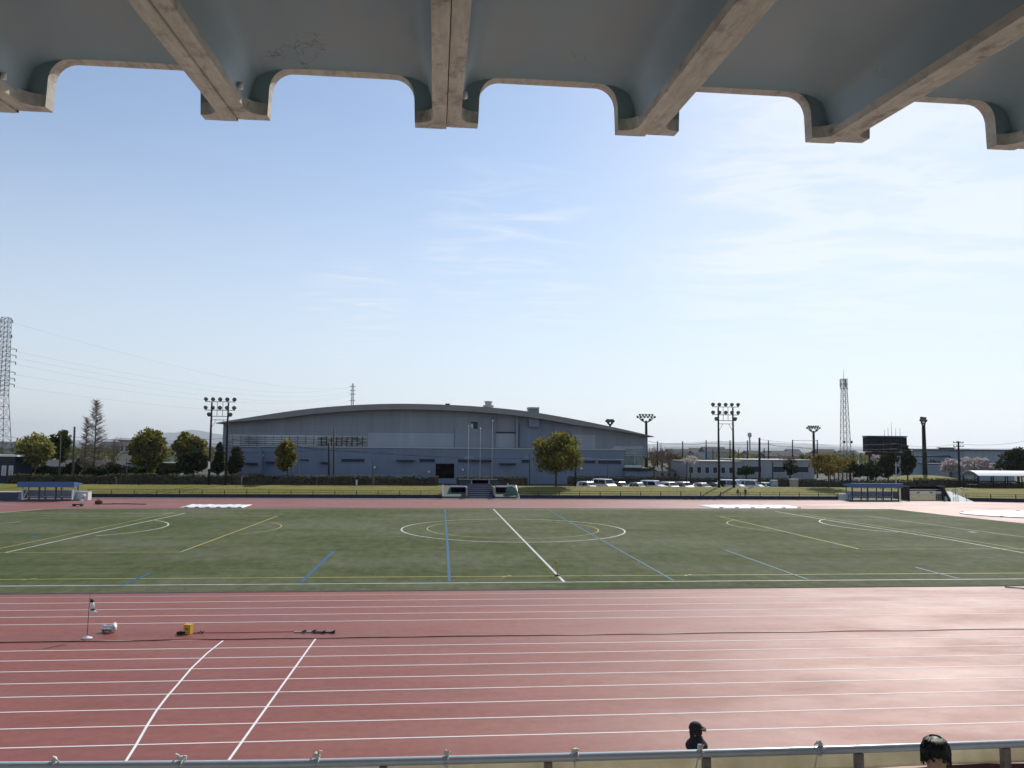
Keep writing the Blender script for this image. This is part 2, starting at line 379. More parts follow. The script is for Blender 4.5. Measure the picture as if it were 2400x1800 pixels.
def dup(root, loc, label, rotz=None, group=None, scale=None):
    r = root.copy(); COL.objects.link(r); r.location = loc
    if rotz is not None: r.rotation_euler = (0, 0, rotz)
    if scale: r.scale = (scale,) * 3
    r['label'] = label
    if group: r['group'] = group
    for ch in root.children:
        c = ch.copy(); COL.objects.link(c); c.parent = r
        for g in ch.children:
            d = g.copy(); COL.objects.link(d); d.parent = c
    return r
def rect(mb, u0, v0, u1, v1, Y, depth=.1, back=0.0):
    """a board facing the stand whose outline is seen between two bearings; Y is its front face"""
    uc, vc = (u0 + u1) / 2, (v0 + v1) / 2
    mb.box(P(u0, vc, Y).x, Y, P(uc, v1, Y).z, P(u1, vc, Y).x, Y + depth + back, P(uc, v0, Y).z)
    return mb

# ------------------------------------------------------------------ ground, track, turf
g = MB(); g.quad((-19000, -60, -.012), (19000, -60, -.012), (19000, 20000, -.012), (-19000, 20000, -.012)); struct('ground', g, MT['ground'])
g = MB(); g.quad((-120, 11.2, 0), (120, 11.2, 0), (120, 103.0, 0), (-120, 103.0, 0)); struct('running_track', g, MT['track'])
g = MB(); g.quad((-120, -30, -.004), (120, -30, -.004), (120, 11.2, -.004), (-120, 11.2, -.004)); struct('apron_pavement', g, MT['pave'])
def far_y(x):                                   # the far edge of the turf bends slightly towards the left end
    return 86.9 if x > -12 else 86.9 - (-12 - x) * .12
xs = [-46 + i * 4.9 for i in range(21)]
near = [(-46, 37.35)] + [(58.3, 37.35)]
poly = [(-46.5, 37.35), (59.5, 37.35), (57.0, 52), (54.86, 69.6), (53.32, 78.9), (52.4, 86.9), (-12, 86.9), (-25, 85.9), (-37, 85.2), (-39.2, 84.6), (-41.2, 80.5), (-44, 62)]
g = MB(); g.add([(x, y, .012) for x, y in poly], [tuple(range(len(poly)))]); struct('turf_field', g, MT['turf'])
# thin dark joint kerb round the turf
g = MB()
for (a, b) in zip(poly, poly[1:] + poly[:1]):
    g.bar((a[0], a[1], .012), (b[0], b[1], .012), .03, n=4, smooth=False)
struct('turf_kerb', g, MT['concrete'])

def strip(mb, pts, wdt, z):
    pts = [Vector((p[0], p[1], 0)) for p in pts]; o = []
    for i, p in enumerate(pts):
        d = (pts[min(i+1, len(pts)-1)] - pts[max(i-1, 0)]).normalized(); nn = Vector((-d.y, d.x, 0)) * wdt / 2
        o += [(p.x + nn.x, p.y + nn.y, z), (p.x - nn.x, p.y - nn.y, z)]
    mb.add(o, [(2*i, 2*i+1, 2*i+3, 2*i+2) for i in range(len(pts) - 1)])
def arc(cx, cy, r, a0, a1, n=48): return [(cx + r * math.cos(R(a0 + (a1 - a0) * i / n)), cy + r * math.sin(R(a0 + (a1 - a0) * i / n))) for i in range(n + 1)]
def hline(y, x0=-118, x1=118, n=24): return [(x0 + (x1 - x0) * i / n, y) for i in range(n + 1)]
ln = MB()
for k in range(9): strip(ln, hline(27.25 - 1.213 * k), .05, .004)
for y in (31.12, 32.42, 33.74, 35.18): strip(ln, hline(y), .05, .004)
strip(ln, hline(36.5), .03, .004); strip(ln, hline(28.43), .065, .004)
strip(ln, [(-7.05, 28.25), (-7.12, 26.6), (-7.09, 24.86), (-6.98, 23.3), (-6.92, 22.28), (-6.81, 21.1), (-6.64, 19.9), (-6.45, 18.71), (-6.30, 17.6), (-6.1, 16.6)], .06, .008)
strip(ln, [(-3.98, 28.37), (-4.24, 16.5)], .06, .008)
for y in (89.6, 91.2, 92.7, 94.2, 95.8, 97.3, 98.9, 100.4): strip(ln, hline(y), .05, .004)
struct('lane_lines', ln, MT['laneline'])
XC = 6.47
wl = MB(); z = .016
strip(wl, hline(39.38, -46, 58.9), .12, z); strip(wl, hline(86.2, -24, 52.3), .10, z)
strip(wl, [(6.5, 39.4), (6.45, 60), (6.4, 86.2)], .14, z)
CY = 65.0
strip(wl, arc(XC, CY, 9.05, 0, 360, 96), .13, z)
strip(wl, [(-25.8, 51.2), (-25.0, 66), (-24.0, 80.0)], .13, z); strip(wl, [(38.9, 47.5), (38.9, 57), (37.6, 72), (36.9, 83.5)], .13, z)
strip(wl, arc(-29.8, 66.5, 8.2, -48, 48), .12, z); strip(wl, arc(43.5, 68.4, 8.2, 132, 228), .12, z)
strip(wl, [(-24.0, 80.0), (-41, 80.2)], .10, z); strip(wl, [(-36, 68.6), (-34.85, 71.4)], .10, z)
strip(wl, [(46.5, 56.0), (45.0, 70), (44.2, 78.5)], .09, z)
struct('white_field_lines', wl, MT['fieldwhite'])
yl = MB(); z = .0200
strip(yl, hline(41.25, -46, 58.6), .11, z); strip(yl, hline(84.9, -38, 52.5), .08, z)
strip(yl, arc(XC, CY + .3, 7.0, 0, 360, 80), .09, z)
strip(yl, [(-15.55, 51.22), (-15.1, 64), (-14.66, 77.1)], .11, z); strip(yl, hline(51.22, -40, -15.6), .07, z); strip(yl, hline(77.1, -40, -14.7), .07, z)
strip(yl, arc(-19.3, 66.3, 6.9, -45, 45), .09, z)
strip(yl, [(28.7, 51.7), (28.5, 64), (28.3, 77)], .11, z); strip(yl, hline(51.6, 28.8, 58), .07, z); strip(yl, hline(77, 28.3, 53.4), .07, z)
strip(yl, arc(33.0, 68.0, 6.9, 135, 225), .09, z)
strip(yl, [(-27.3, 50.0), (-26.3, 66), (-25.4, 81)], .09, z); strip(yl, [(40.5, 47.8), (39.8, 60), (38.2, 80)], .09, z)
for x in (-19.6, 3.8, 13.4): strip(yl, [(x - .25, 41.0), (x + .25, 41.5)], .10, z + .004)
struct('yellow_field_lines', yl, MT['fieldyellow'])
bl = MB(); z = .024
strip(bl, [(.82, 39.7), (1.0, 60), (1.16, 86.4)], .16, z); strip(bl, [(12.1, 39.6), (12.15, 60), (12.2, 86)], .13, z)
strip(bl, [(-6.35, 39.7), (-6.27, 51.3)], .20, z); strip(bl, [(19.19, 39.6), (19.22, 51.3)], .13, z)
strip(bl, [(-14.47, 39.4), (-14.49, 42.9)], .2, z); strip(bl, [(27.4, 39.6), (27.5, 43.5)], .16, z)
strip(bl, [(-15.0, 50.9), (-14.4, 50.9)], .3, z); strip(bl, [(.2, 39.7), (-.9, 39.7)], .12, z); strip(bl, [(-17.6, 66.6), (-17.0, 66.6)], .6, z); strip(bl, [(-28.5, 60.0), (-28.1, 60.0)], .8, z)
strip(bl, [(44.2, 62.3), (44.8, 62.3)], .8, z)
struct('blue_field_lines', bl, MT['fieldblue'])
# ------------------------------------------------------------------ bank, kerb and terrace behind the far straight
prof = [(103.3, -.02), (103.9, .02), (106, .12), (109, .42), (112, .74), (114.5, .95), (116.2, 1.0), (118.0, 1.0), (119.2, .45), (120.2, .12)]
def zbank(y):
    for (a, za), (b, zb) in zip(prof, prof[1:]):
        if a <= y <= b: return za + (zb - za) * (y - a) / (b - a)
    return 0
vs = []; fs = []; nx = 140
for i in range(nx + 1):
    x = -140 + i * 2.0
    for j, (y, zz) in enumerate(prof):
        vs.append((x, y, zz + (.05 * mnoise.noise(Vector((x * .2, y * .3, 0))) if 1 < j < len(prof) - 2 else 0)))
k = len(prof)
for i in range(nx):
    for j in range(k - 1): fs.append((i*k+j, (i+1)*k+j, (i+1)*k+j+1, i*k+j+1))
g = MB(); g.add(vs, fs, True); struct('grass_bank', g, MT['lawn'])
g = MB(); g.quad((-140, 120.0, .02), (140, 120.0, .02), (140, 146, .02), (-140, 146, .02)); struct('car_park', g, MT['asphalt'])
g = MB(); g.box(-118, 102.3, 0, 118, 102.62, .07); struct('gutter_kerb', g, MT['curb'])

# grass tufts standing on the bank
gb = MB(); rt = random.Random(5)
for i in range(5000):
    x = rt.uniform(-50, 78); y = rt.uniform(104.2, 117.2); zz = zbank(y); h = rt.uniform(.02, .06); a = rt.uniform(0, 3.14); d = .10
    gb.add([(x - d*math.cos(a), y - d*math.sin(a), zz - .02), (x + d*math.cos(a), y + d*math.sin(a), zz - .02), (x + rt.uniform(-.05, .05), y, zz + h)], [(0, 1, 2)])
tag(gb.build('bank_grass', MT['lawn']), 'short sunlit grass tufts on the bank behind the far straight', 'grass', kind='stuff')

# ------------------------------------------------------------------ far hills and haze
def hills(name, Y, pts, mt, depth=1600):
    g = MB(); n = 160; vs = []; fs = []
    us = [p[0] for p in pts]
    for i in range(n + 1):
        u = us[0] + (us[-1] - us[0]) * i / n
        for (a, va), (b, vb) in zip(pts, pts[1:]):
            if a <= u <= b: tt = (u - a) / (b - a); tt = tt * tt * (3 - 2 * tt); vv = va + (vb - va) * tt; break
        p = P(u, vv, Y); hgt = max(4, p.z) * (1 + .07 * mnoise.fractal(Vector((u * .03, Y * .01, 0)), 1.0, 2.0, 5))
        for j, (dy, fr) in enumerate(((-depth, 0), (-depth * .55, .45), (-depth * .2, .85), (0, 1.0), (depth * .3, .6), (depth * .8, 0))):
            vs.append((p.x * (1 + dy / Y * .3), Y + dy, hgt * fr * (1 + (.10 * mnoise.noise(Vector((u * .05, j * 1.7, 3))) if 0 < j < 3 else 0)) - (2 if fr == 0 else 0)))
    for i in range(n):
        for j in range(5): fs.append((i*6+j, (i+1)*6+j, (i+1)*6+j+1, i*6+j+1))
    g.add(vs, fs, True); struct(name, g, mt)
hills('hills', 17000, [(-200, 1030), (60, 1036), (230, 1030), (330, 1026), (395, 1014), (452, 1007), (520, 1018), (640, 1034), (1300, 1046), (1480, 1042), (1600, 1038), (1690, 1034), (1800, 1037), (1880, 1040), (2000, 1046), (2150, 1050), (2600, 1052)], MT['hill'])
hills('hills', 10500, [(-200, 1042), (200, 1040), (420, 1036), (600, 1042), (1500, 1051), (1640, 1045), (1780, 1049), (1900, 1047), (2100, 1055), (2600, 1060)], MT['hill'], 1000)

# ------------------------------------------------------------------ grandstand: floor, steps, rail, roof
st = MB()
rows = [(4.0, 5.7, 3.42), (3.2, 4.0, 3.82), (2.4, 3.2, 4.22), (1.6, 2.4, 4.62), (-1.2, 1.6, 5.02), (-5.0, -1.2, 5.42)]
for y0, y1, zz in rows: st.box(-16, y0 + .001, 0, 18, y1, zz)
gs = thing('grandstand', 'grey concrete grandstand steps under the viewer', 'grandstand', (1, 0, 0))
st.build('terrace_steps', MT['concrete'], gs, True)
wb = MB(); wb.box(-16, -5.3, 0, 18, -5.01, 8.6); wb.build('light_block_wall', MT['concrete'], gs, True)  # unseen wall added to block light from behind
for x in (-14.5, -9, -3.6, 3.6, 9, 15):
    cb = MB(); cb.box(x - .2, -4.9, 5.42, x + .2, -4.5, 8.55); cb.build('column', MT['concrete'], gs, True)

# roof: precast channel units with half ribs, notched front edge
SP = 1.71; Y1 = 6.5; TILT = math.tan(R(4.4)); T = .13
def roofpoint(x, s, z):     # s = distance back from the front edge
    return (x, Y1 - s, z - s * TILT)
roof = thing('grandstand_roof', 'grey blue ribbed concrete canopy with notched front edge overhead', 'roof', (0, 0, 9.3))
half = SP / 2
def section():
    pts = [(.113, 0), (.116, .10), (.132, .22), (.165, .34), (.225, .43), (.31, .495), (.43, .53), (.60, .545), (half, .548)]
    return pts
NOTCH_H = .405; NR = .17; TH = .262   # notch height, corner radius, half width of tooth
for kx in range(-5, 6):
    xc = .05 + SP * (kx + .5); zb = 9.28 + .0105 * (xc + 2.2)   # channel centre
    un = thing('roof_unit', None, None); un.parent = roof; un.location = (xc, 0, zb - 9.3)
    for kk in ('label', 'category'):
        if kk in un: del un[kk]
    sec = section()
    full = [(-half + x, zz) for x, zz in sec] + [(half - x, zz) for x, zz in sec[::-1][1:]]
    # painted soffit swept back from the inner face of the front plate, with a fillet onto that face
    mb = MB(); vs = []; n = len(full)
    ss = [T, T + .03, T + .09, T + .2, T + .4, T + .7, 2.0, 4.0, 11.4]
    drop = [.143, .118, .085, .048, .018, .004, 0, 0, 0]
    for s, dr in zip(ss, drop):
        for x, zz in full:
            top = max(0, zz - .30) / .25
            vs.append(roofpoint(x, s, zz - dr * top))
    fs = []
    for i in range(len(ss) - 1):
        for j in range(n - 1): fs.append((i*n+j, i*n+j+1, (i+1)*n+j+1, (i+1)*n+j))
    mb.add(vs, fs, True)
    mb.build('soffit', MT['soffit'], un)
    # front plate (fascia) outline with notch: x from -half..half
    nt_ = [(-half, 0), (-half + TH, 0)]
    nt_ += [(-half + TH + .008, NOTCH_H - NR)]
    for a in range(1, 9):
        th = R(180 - 90 * a / 8); nt_.append((-half + TH + .012 + NR + NR * math.cos(th), NOTCH_H - NR + NR * math.sin(th)))
    nt_ += [(-x, zz) for x, zz in nt_[::-1]]
    topz = .66
    mb = MB(); vs = []; fs = []
    m_ = len(nt_)
    edge = MB(); ev = []; ef = []
    # front face and inner face strips between notch outline and the top line
    for s in (0.0, T):
        base = len(vs)
        for x, zz in nt_: vs.append(roofpoint(x, s, zz)); 
        for x, zz in nt_: vs.append(roofpoint(x, s, topz))
        for j in range(m_ - 1): fs.append((base + j, base + j + 1, base + m_ + j + 1, base + m_ + j))
    mb.add(vs, fs); mb.build('front_plate', MT['soffit'], un)
    for s in (0.0, T):
        for x, zz in nt_: ev.append(roofpoint(x, s, zz))
    for j in range(m_ - 1): ef.append((j, j + 1, m_ + j + 1, m_ + j))
    edge.add(ev, ef, False); edge.build('notch_edge', MT['rib'], un)
    # bare rib sole: two half ribs with the flare to the tooth corner, a hair gap between neighbouring units
    for sgn in (-1, 1):
        rb = MB(); g_ = .0032
        outl = [(g_, T * 0 + .03), (g_ + .02, 0.0), (TH, 0.0), (TH, T)]
        outl = [(g_, .03), (.03, 0.001), (TH - .001, .001), (TH - .001, T + .001)]
        for a in range(1, 9):
            th = R(90 * a / 8); outl.append((TH - (TH - .115) * math.sin(th), T + .13 - .13 * math.cos(th)))
        outl += [(.115, 2), (.115, 5), (.115, 11.4), (g_, 11.4)]
        inner = [(x, s) for x, s in outl]
        vv = []
        for zz in (-.002, .10):
            for x, s in inner: vv.append(roofpoint(sgn * (half - x), s, zz))
        q = len(inner)
        ff = [tuple(range(q))]
        for j in range(q):
            j2 = (j + 1) % q
            ff.append((j, j2, q + j2, q + j))
        rb.add(vv, ff); rb.build('rib', MT['rib'], un)
    # slab over everything
    sl = MB(); c8 = [roofpoint(x, s, zz) for zz in (.60, .70) for s in (.0, 11.5) for x in (-half, half)]
    sl.add(c8, [(0, 1, 3, 2), (4, 6, 7, 5), (0, 4, 5, 1), (2, 3, 7, 6), (0, 2, 6, 4), (1, 5, 7, 3)]); sl.build('roof_slab', MT['concrete'], un)
    # white stub painting the sunlight through a small drain hole beside the rib
    d_ = MB(); a_ = roofpoint(-half + .135, .50, .12); d_.tube([a_, (a_[0] + .005, a_[1], a_[2] - .05)], .019, 8); d_.build('sunlit_hole_stub', MT['drain'], un)

# handrail along the front of the stand
rl = thing('guard_rail', 'galvanised steel guard rail along the front of the stand', 'railing', (0, 5.5, 3.42))
RZ = 4.545
_rail = [P(u, v, 5.5) for u, v in ((-700, 1790), (0, 1785.5), (600, 1781.6), (1050, 1771.5), (1500, 1760.5), (1950, 1748), (2400, 1733), (3300, 1700))]
def rz(x):
    q = [(-20, _rail[0].z)] + [(p.x, p.z) for p in _rail] + [(25, _rail[-1].z)]
    for (a, za), (b, zb_) in zip(q, q[1:]):
        if a <= x <= b: return za + (zb_ - za) * (x - a) / (b - a) - .028
    return RZ
g = MB(); g.tube([(-14 + i * .5, 5.5, rz(-14 + i * .5)) for i in range(61)], .028, 10); g.build('top_rail', MT['galv'], rl, True)
g = MB(); g.tube([(-14, 5.5, 3.95), (16, 5.5, 3.95)], .02, 8); g.build('middle_rail', MT['galv'], rl, True)
for i in range(-11, 13):
    x = .80 + 1.105 * i
    g = MB(); g.box(x - .026, 5.475, 3.43, x + .026, 5.525, rz(x) - .024); g.build('post', MT['post'], rl, True)
# banner hung outside the rail
bn = thing('banner', 'beige cloth banner with maroon lower part hung outside the guard rail', 'banner', (0, 5.6, 4.4))
def sheet(x0, x1, zt, zb_, y, nx=90, nz_=5, amp=.02):
    g = MB(); vs = []
    for i in range(nx + 1):
        x = x0 + (x1 - x0) * i / nx
        for j in range(nz_ + 1):
            zz = zt + (zb_ - zt) * j / nz_ + rz(x) - RZ
            vs.append((x, y + amp * math.sin(x * 3.1 + j * .5) * .6 + amp * math.sin(x * 7.7) * .3, zz + .012 * math.sin(x * 6.9) * (1 - j / nz_)))
    fs = [(i*(nz_+1)+j, (i+1)*(nz_+1)+j, (i+1)*(nz_+1)+j+1, i*(nz_+1)+j+1) for i in range(nx) for j in range(nz_)]
    return g.add(vs, fs, True)
def solid(o, th=.003):
    q = o.modifiers.new('thickness', 'SOLIDIFY'); q.thickness = th; return o
solid(sheet(-14, 15, 4.50, 4.372, 5.60).build('banner_hem', MT['banner'], bn, True))
solid(sheet(-14, 15, 4.37, 3.55, 5.60).build('banner_print', MT['bannerred'], bn, True))
ties = [-2.4, -1.61, -.74, .11, .99, 1.86, 2.73]
tie_l = ['white cord knot at the far left end of the guard rail', 'cream cord bow on the rail below the curved white start line', 'white cord loop on the rail right of the straight start line',
         'large white knot on the rail below the field centre', 'thin white cord tie on the rail left of the capped walker', 'white cord tie on the rail just below the capped walker', 'white cord knot on the rail beside the glaring stretch']
for i, x in enumerate(ties):
    rr = random.Random(i + 3); RZ = rz(x); th = thing('cord_tie', tie_l[i], 'cord', (x, 5.5, RZ), 'white cords tying the banner to the rail')
    g = MB(); lp = [(x + .012 * math.sin(a * .9), 5.5 + .036 * math.cos(a), RZ + .036 * math.sin(a)) for a in [j * .5 for j in range(14)]]
    g.tube(lp, .006, 6)
    for q in range(3):
        p0 = Vector((x + rr.uniform(-.01, .01), 5.5, RZ + .035)); p1 = p0 + Vector((rr.uniform(-.03, .03), rr.uniform(-.02, .02), rr.uniform(.01, .04))); p2 = p1 + Vector((rr.uniform(-.03, .03), 0, rr.uniform(-.05, .0)))
        g.tube([p0, (p0 + p1) / 2 + Vector((0, 0, .01)), p1, p2], [.010, .009, .007, .004], 6)
    g.lathe((x - .016, 5.5, RZ + .042), (1, .2, .1), [(0, .004), (.006, .013), (.018, .016), (.03, .012), (.036, .004)], 8)
    g.build('knot', MT['cord'], th, True)
    g = MB(); g.tube([(x + .005, 5.52, RZ - .02), (x + .008, 5.57, RZ - .06), (x + rr.uniform(-.02, .02), 5.59, RZ - .15)], [.006, .006, .005], 6); g.build('tail', MT['cord'], th, True)
# notice board fixed to the inside of the rail
p = P(2298, 1778, 5.38)
nb = thing('notice_board', 'white notice with a dark blue printed line fixed inside the rail', 'sign', (p.x, 5.38, 4.2))
g = MB(); g.box(2.98, 5.40, 3.98, 3.98, 5.415, 4.395); g.build('board', MT['whiteboard'], nb, True, .004)
g = MB(); g.box(3.52, 5.394, 4.345, 3.86, 5.398, 4.375); 
for i in range(5): g.box(3.40 + .02 * (i % 2), 5.394, 4.25 - .045 * i, 3.90 - .05 * (i % 3), 5.398, 4.262 - .045 * i)
g.build('printed_line', MT['navy'], nb, True)
# ------------------------------------------------------------------ the hall
YU, YP = 150.0, 146.0
top_l = [(505.5, 991), (534, 986), (612.7, 973.4), (694, 961), (775.5, 952.5), (857, 947.6), (938, 945.5), (1053, 948.3), (1153, 954.6), (1240, 963.7), (1330, 979), (1425, 998), (1492, 1013), (1533, 1023)]
def interp(tbl, u):
    for (a, va), (b, vb) in zip(tbl, tbl[1:]):
        if a <= u <= b: return va + (vb - va) * (u - a) / (b - a)
    return tbl[-1][1] if u > tbl[-1][0] else tbl[0][1]
YR = 147.2
def smooth_curve(tbl, n=60):
    # cubic through the survey points
    xs_ = [p[0] for p in tbl]; out = []
    for i in range(n + 1):
        u = xs_[0] + (xs_[-1] - xs_[0]) * i / n
        s = 0; wsum = 0
        for d in (-40, -20, 0, 20, 40):
            uu = min(max(u + d, xs_[0]), xs_[-1]); wgt = 1.0 if abs(u + d - uu) < 1e-6 else 0
            wgt = wgt if d else 1.0
            s += interp(tbl, uu) * wgt; wsum += wgt
        out.append((u, s / wsum if xs_[0] + 40 < u < xs_[-1] - 40 else interp(tbl, u)))
    return out
rc = smooth_curve(top_l)
hall = thing('sports_hall', 'large grey sports hall with long shallow arched roof behind the field', 'hall', (1, YU, 0))
topw = [P(u, v, YR) for u, v in rc]
n = len(topw); th0 = [0.12 + .93 * min(1, i / 9) * min(1, (n - 1 - i) / 11) for i in range(n)]
g = MB(); poly = [(p.x, p.z) for p in topw] + [(p.x, p.z - t_) for p, t_ in list(zip(topw, th0))[::-1]]
vs = [(x, YR, zz) for x, zz in poly] + [(x, 214, zz) for x, zz in poly]; q = len(poly)
fs = []
for i in range(n - 1):
    a, b_ = i, i + 1; c_, d_ = q - 2 - i, q - 1 - i
    fs += [(a, b_, c_, d_), (a + q, d_ + q, c_ + q, b_ + q), (a, a + q, b_ + q, b_), (d_, c_, c_ + q, d_ + q)]
g.add(vs, fs); g.build('roof', MT['hallroof'], hall, True)
# upper wall under the roof line
g = MB(); vs = []; fs = []
cols = [(u, v) for u, v in rc if 524 < u < 1514]; cols = [(523, interp(top_l, 523))] + cols + [(1516, interp(top_l, 1516))]
for u, v in cols:
    zt = P(u, v, YR).z - 0.25; x = P(u, 1000, YU).x
    vs += [(x, YU, 5.0), (x, YU, zt), (x, 212, zt), (x, 212, 0)]
for i in range(len(cols) - 1):
    a = 4 * i; fs += [(a, a + 4, a + 5, a + 1), (a + 2, a + 6, a + 7, a + 3)]
fs += [(0, 1, 2, 3), (4 * len(cols) - 4, 4 * len(cols) - 1, 4 * len(cols) - 2, 4 * len(cols) - 3)]
g.add(vs, fs); g.build('upper_wall', MT['clad'], hall, True)
# podium
xl, xr = P(613, 1080, YP).x, P(1463, 1080, YP).x; zp = P(950, 1050.5, YP).z
g = MB(); g.box(xl, YP, 0, xr, YU + 2, zp); g.build('podium', MT['podium'], hall, True)
g = MB(); g.box(xl - .15, YP - .18, zp + .003, xr + .15, YU - .02, zp + .20); g.build('ledge', MT['curb'], hall, True)
g = MB(); rect(g, 570, 1056, 612.6, 1110, YP - 1.6, 1.5, 4); g.box(P(527, 1080, YP).x, YP + 1.2, 0, xl - .01, YU + 1, P(570, 1056, YP).z); g.build('side_annex', MT['podium'], hall, True)
def onwall(name, mt, u0, v0, u1, v1, Y, proud=.05, thick=.12):
    g = MB(); rect(g, u0, v0, u1, v1, Y - proud, thick); return g.build(name, MT[mt], hall, True)
# mid bands
for (u0, v0, u1, v1) in ((862, 1015, 1065, 1049.5), (1161.5, 1016, 1212, 1049.5), (1340, 1018.5, 1395, 1051)): onwall('wall_panel', 'cladlight', u0, v0, u1, v1, YU, .06)
g = MB(); rect(g, 533, 1020, 860, 1049.5, YU - .05, .1); gl = g.build('strip_window', MT['glaze'], hall, True)
g = MB()
for v in (1025, 1029.5, 1034, 1039, 1044): rect(g, 533, v, 743, v + 1.0, YU - .09, .03)
for u in range(545, 743, 19): rect(g, u, 1020, u + .7, 1049, YU - .095, .03)
g.build('mullion', MT['darksteel'], gl, True)
g = MB(); rect(g, 744, 1023.5, 860, 1047.5, YU - .12, .06); lv = g.build('louvre', MT['louvre'], hall, True)
g = MB()
for u in range(752, 860, 12): rect(g, u, 1023.5, u + 2.2, 1047.5, YU - .17, .04)
for v in range(1026, 1047, 4): rect(g, 744, v, 860, v + 1.2, YU - .15, .02)
g.build('louvre_frame', MT['slit'], lv, True)
onwall('fascia_band', 'cladlight', 533, 1046.5, 742, 1048.5, YU, .13)
# central bay with vertical ribs
g = MB(); rect(g, 1066.5, 1006.5, 1160, 1050, YU - .5, .48); bay = g.build('centre_bay', MT['clad'], hall, True)
# square window above
f = onwall('window', 'slit', 1103.5, 988.5, 1119.5, 1005, YU, .08)
g = MB(); rect(g, 1103.5, 993, 1109, 1005, YU - .13, .03); g.build('window_pane', MT['glaze'], f, True)
onwall('recess', 'slit', 1163, 1012, 1209, 1016, YU, .07)  # dark strip on the wall paints the shade of the recess
g = MB(); rect(g, 1209.5, 975, 1214, 1050, YU - .9, .88); g.build('fin_wall', MT['clad'], hall, True); g = MB(); rect(g, 1158, 975, 1161, 1015.5, YU - .9, .88); g.build('fin_wall', MT['clad'], hall, True)
# roof tower and its cap
g = MB(); rect(g, 1240, 959, 1263.5, 1000, YU - 1.6, 1.6, 1.5); tw = g.build('lift_tower', MT['podium'], hall, True)
g = MB(); rect(g, 1239, 954.2, 1264.5, 957.8, YU - 1.7, 1.8, 1.5); g.build('tower_cap', MT['curb'], tw, True)
g = MB(); rect(g, 1241, 957.8, 1262.5, 959, YU - 1.5, 1.5, 1.4); g.build('tower_gap', MT['slit'], tw, True)
g = MB(); rect(g, 1218, 993, 1337, 1050, YU - .35, .33); g.build('plain_block', MT['podium'], hall, True)
p = P(1144.5, 952, 165); g = MB(); g.lathe((p.x, 165, p.z - 1.5), (0, 0, 1), [(0, .9), (1.3, .9), (1.35, 1.15), (1.7, 1.15), (1.75, .7), (2.3, .7), (2.35, 1.0), (2.5, .9), (2.6, .2)], 14); g.build('roof_vent', MT['curb'], hall, True)
p = P(1049, 946, 160); g = MB(); g.box(p.x - .45, 159.5, p.z - 1, p.x + .45, 160.5, p.z); g.build('roof_hatch', MT['slit'], hall, True)
# right end: white band, green glass, canopy
onwall('strip_window', 'glaze', 1437, 1045.5, 1508, 1052.5, YU, .06)
g = MB(); rect(g, 1463.5, 1054.5, 1508, 1090, YP + .5, .2, 3.4); gg = g.build('glass_corner', MT['greenglass'], hall, True)
g = MB()
for v in (1056, 1061, 1066): rect(g, 1463.5, v, 1508, v + 1.5, YP + .42, .05)
rect(g, 1487, 1054, 1488.2, 1090, YP + .4, .05); g.build('glass_bars', MT['glaze'], gg, True)
g = MB(); rect(g, 1463.8, 1090.5, 1503, 1095.5, YP + .2, .4, 2.5); g.build('canopy_band', MT['whiteboard'], hall, True)
g = MB(); rect(g, 1464.5, 1097, 1525, 1104, YP - 1.5, .5, 4); g.build('canopy', MT['darksteel'], hall, True)
g = MB(); rect(g, 1465, 1104.5, 1524, 1122, YP - 1.2, .4, 3.5); g.build('porch_wall', MT['podium'], hall, True)
# podium openings
for (u0, v0, u1, v1) in ((701, 1076.5, 724, 1080), (800, 1075.7, 854.3, 1082.5), (983, 1075.7, 1019, 1083.2), (1073.5, 1076.5, 1102, 1084), (1222.5, 1078, 1243, 1084.5), (1369, 1079.5, 1395.5, 1086), (1402, 1079.5, 1456, 1086.8)):
    f = onwall('window', 'slit', u0, v0, u1, v1, YP, .03, .05)
    g = MB(); rect(g, u0 - .8, v1, u1 + .8, v1 + .9, YP - .14, .11); g.build('sill', MT['podium'], f, True)
for (u0, v0, u1, v1) in ((626, 1081.5, 645, 1085.3), (752.5, 1082.7, 770, 1086.2), (930, 1077.3, 972, 1081), (1171, 1085, 1208, 1089), (1103, 1077, 1152, 1081.5), (578, 1084, 604, 1089)):
    g = MB(); Yc = YP - 1.6 if u0 < 600 else YP
    x0, x1 = P(u0, v0, Yc).x, P(u1, v0, Yc).x; z1, z0 = P(u0, v0, Yc).z, P(u0, v1, Yc).z
    g.prismx([(Yc - .004, z1), (Yc - 1.0, z1 - .1), (Yc - 1.0, z0), (Yc - .004, z0)], x0, x1); g.build('awning', MT['slit'], hall, True)
g = MB(); rect(g, 1021, 1086.5, 1064.5, 1121, YP - .04, .2); dd = g.build('door', MT['dark'], hall, True)
g = MB(); rect(g, 1019.6, 1085.3, 1021, 1121, YP - .10, .2); rect(g, 1021, 1085.3, 1064.5, 1086.4, YP - .098, .19); rect(g, 1064.5, 1085.3, 1066, 1121, YP - .10, .2); g.build('door_frame', MT['podium'], dd, True)
for u in (660, 688, 702, 1152, 1247):
    g = MB(); rect(g, u, 1062, u + 1.1, 1112, YP - .12, .1); g.build('drainpipe', MT['cladlight'], hall, True)
for u, v in ((1085, 1101), (1363, 1098), (615, 1067), (878, 1096), (1005, 1106)):
    pp = P(u, v, YP - .3); g = MB(); g.lathe((pp.x, YP - .55, pp.z), (0, 1, 0), [(0, .12), (.1, .22), (.5, .22)], 8); g.build('wall_lamp', MT['white'], hall, True)

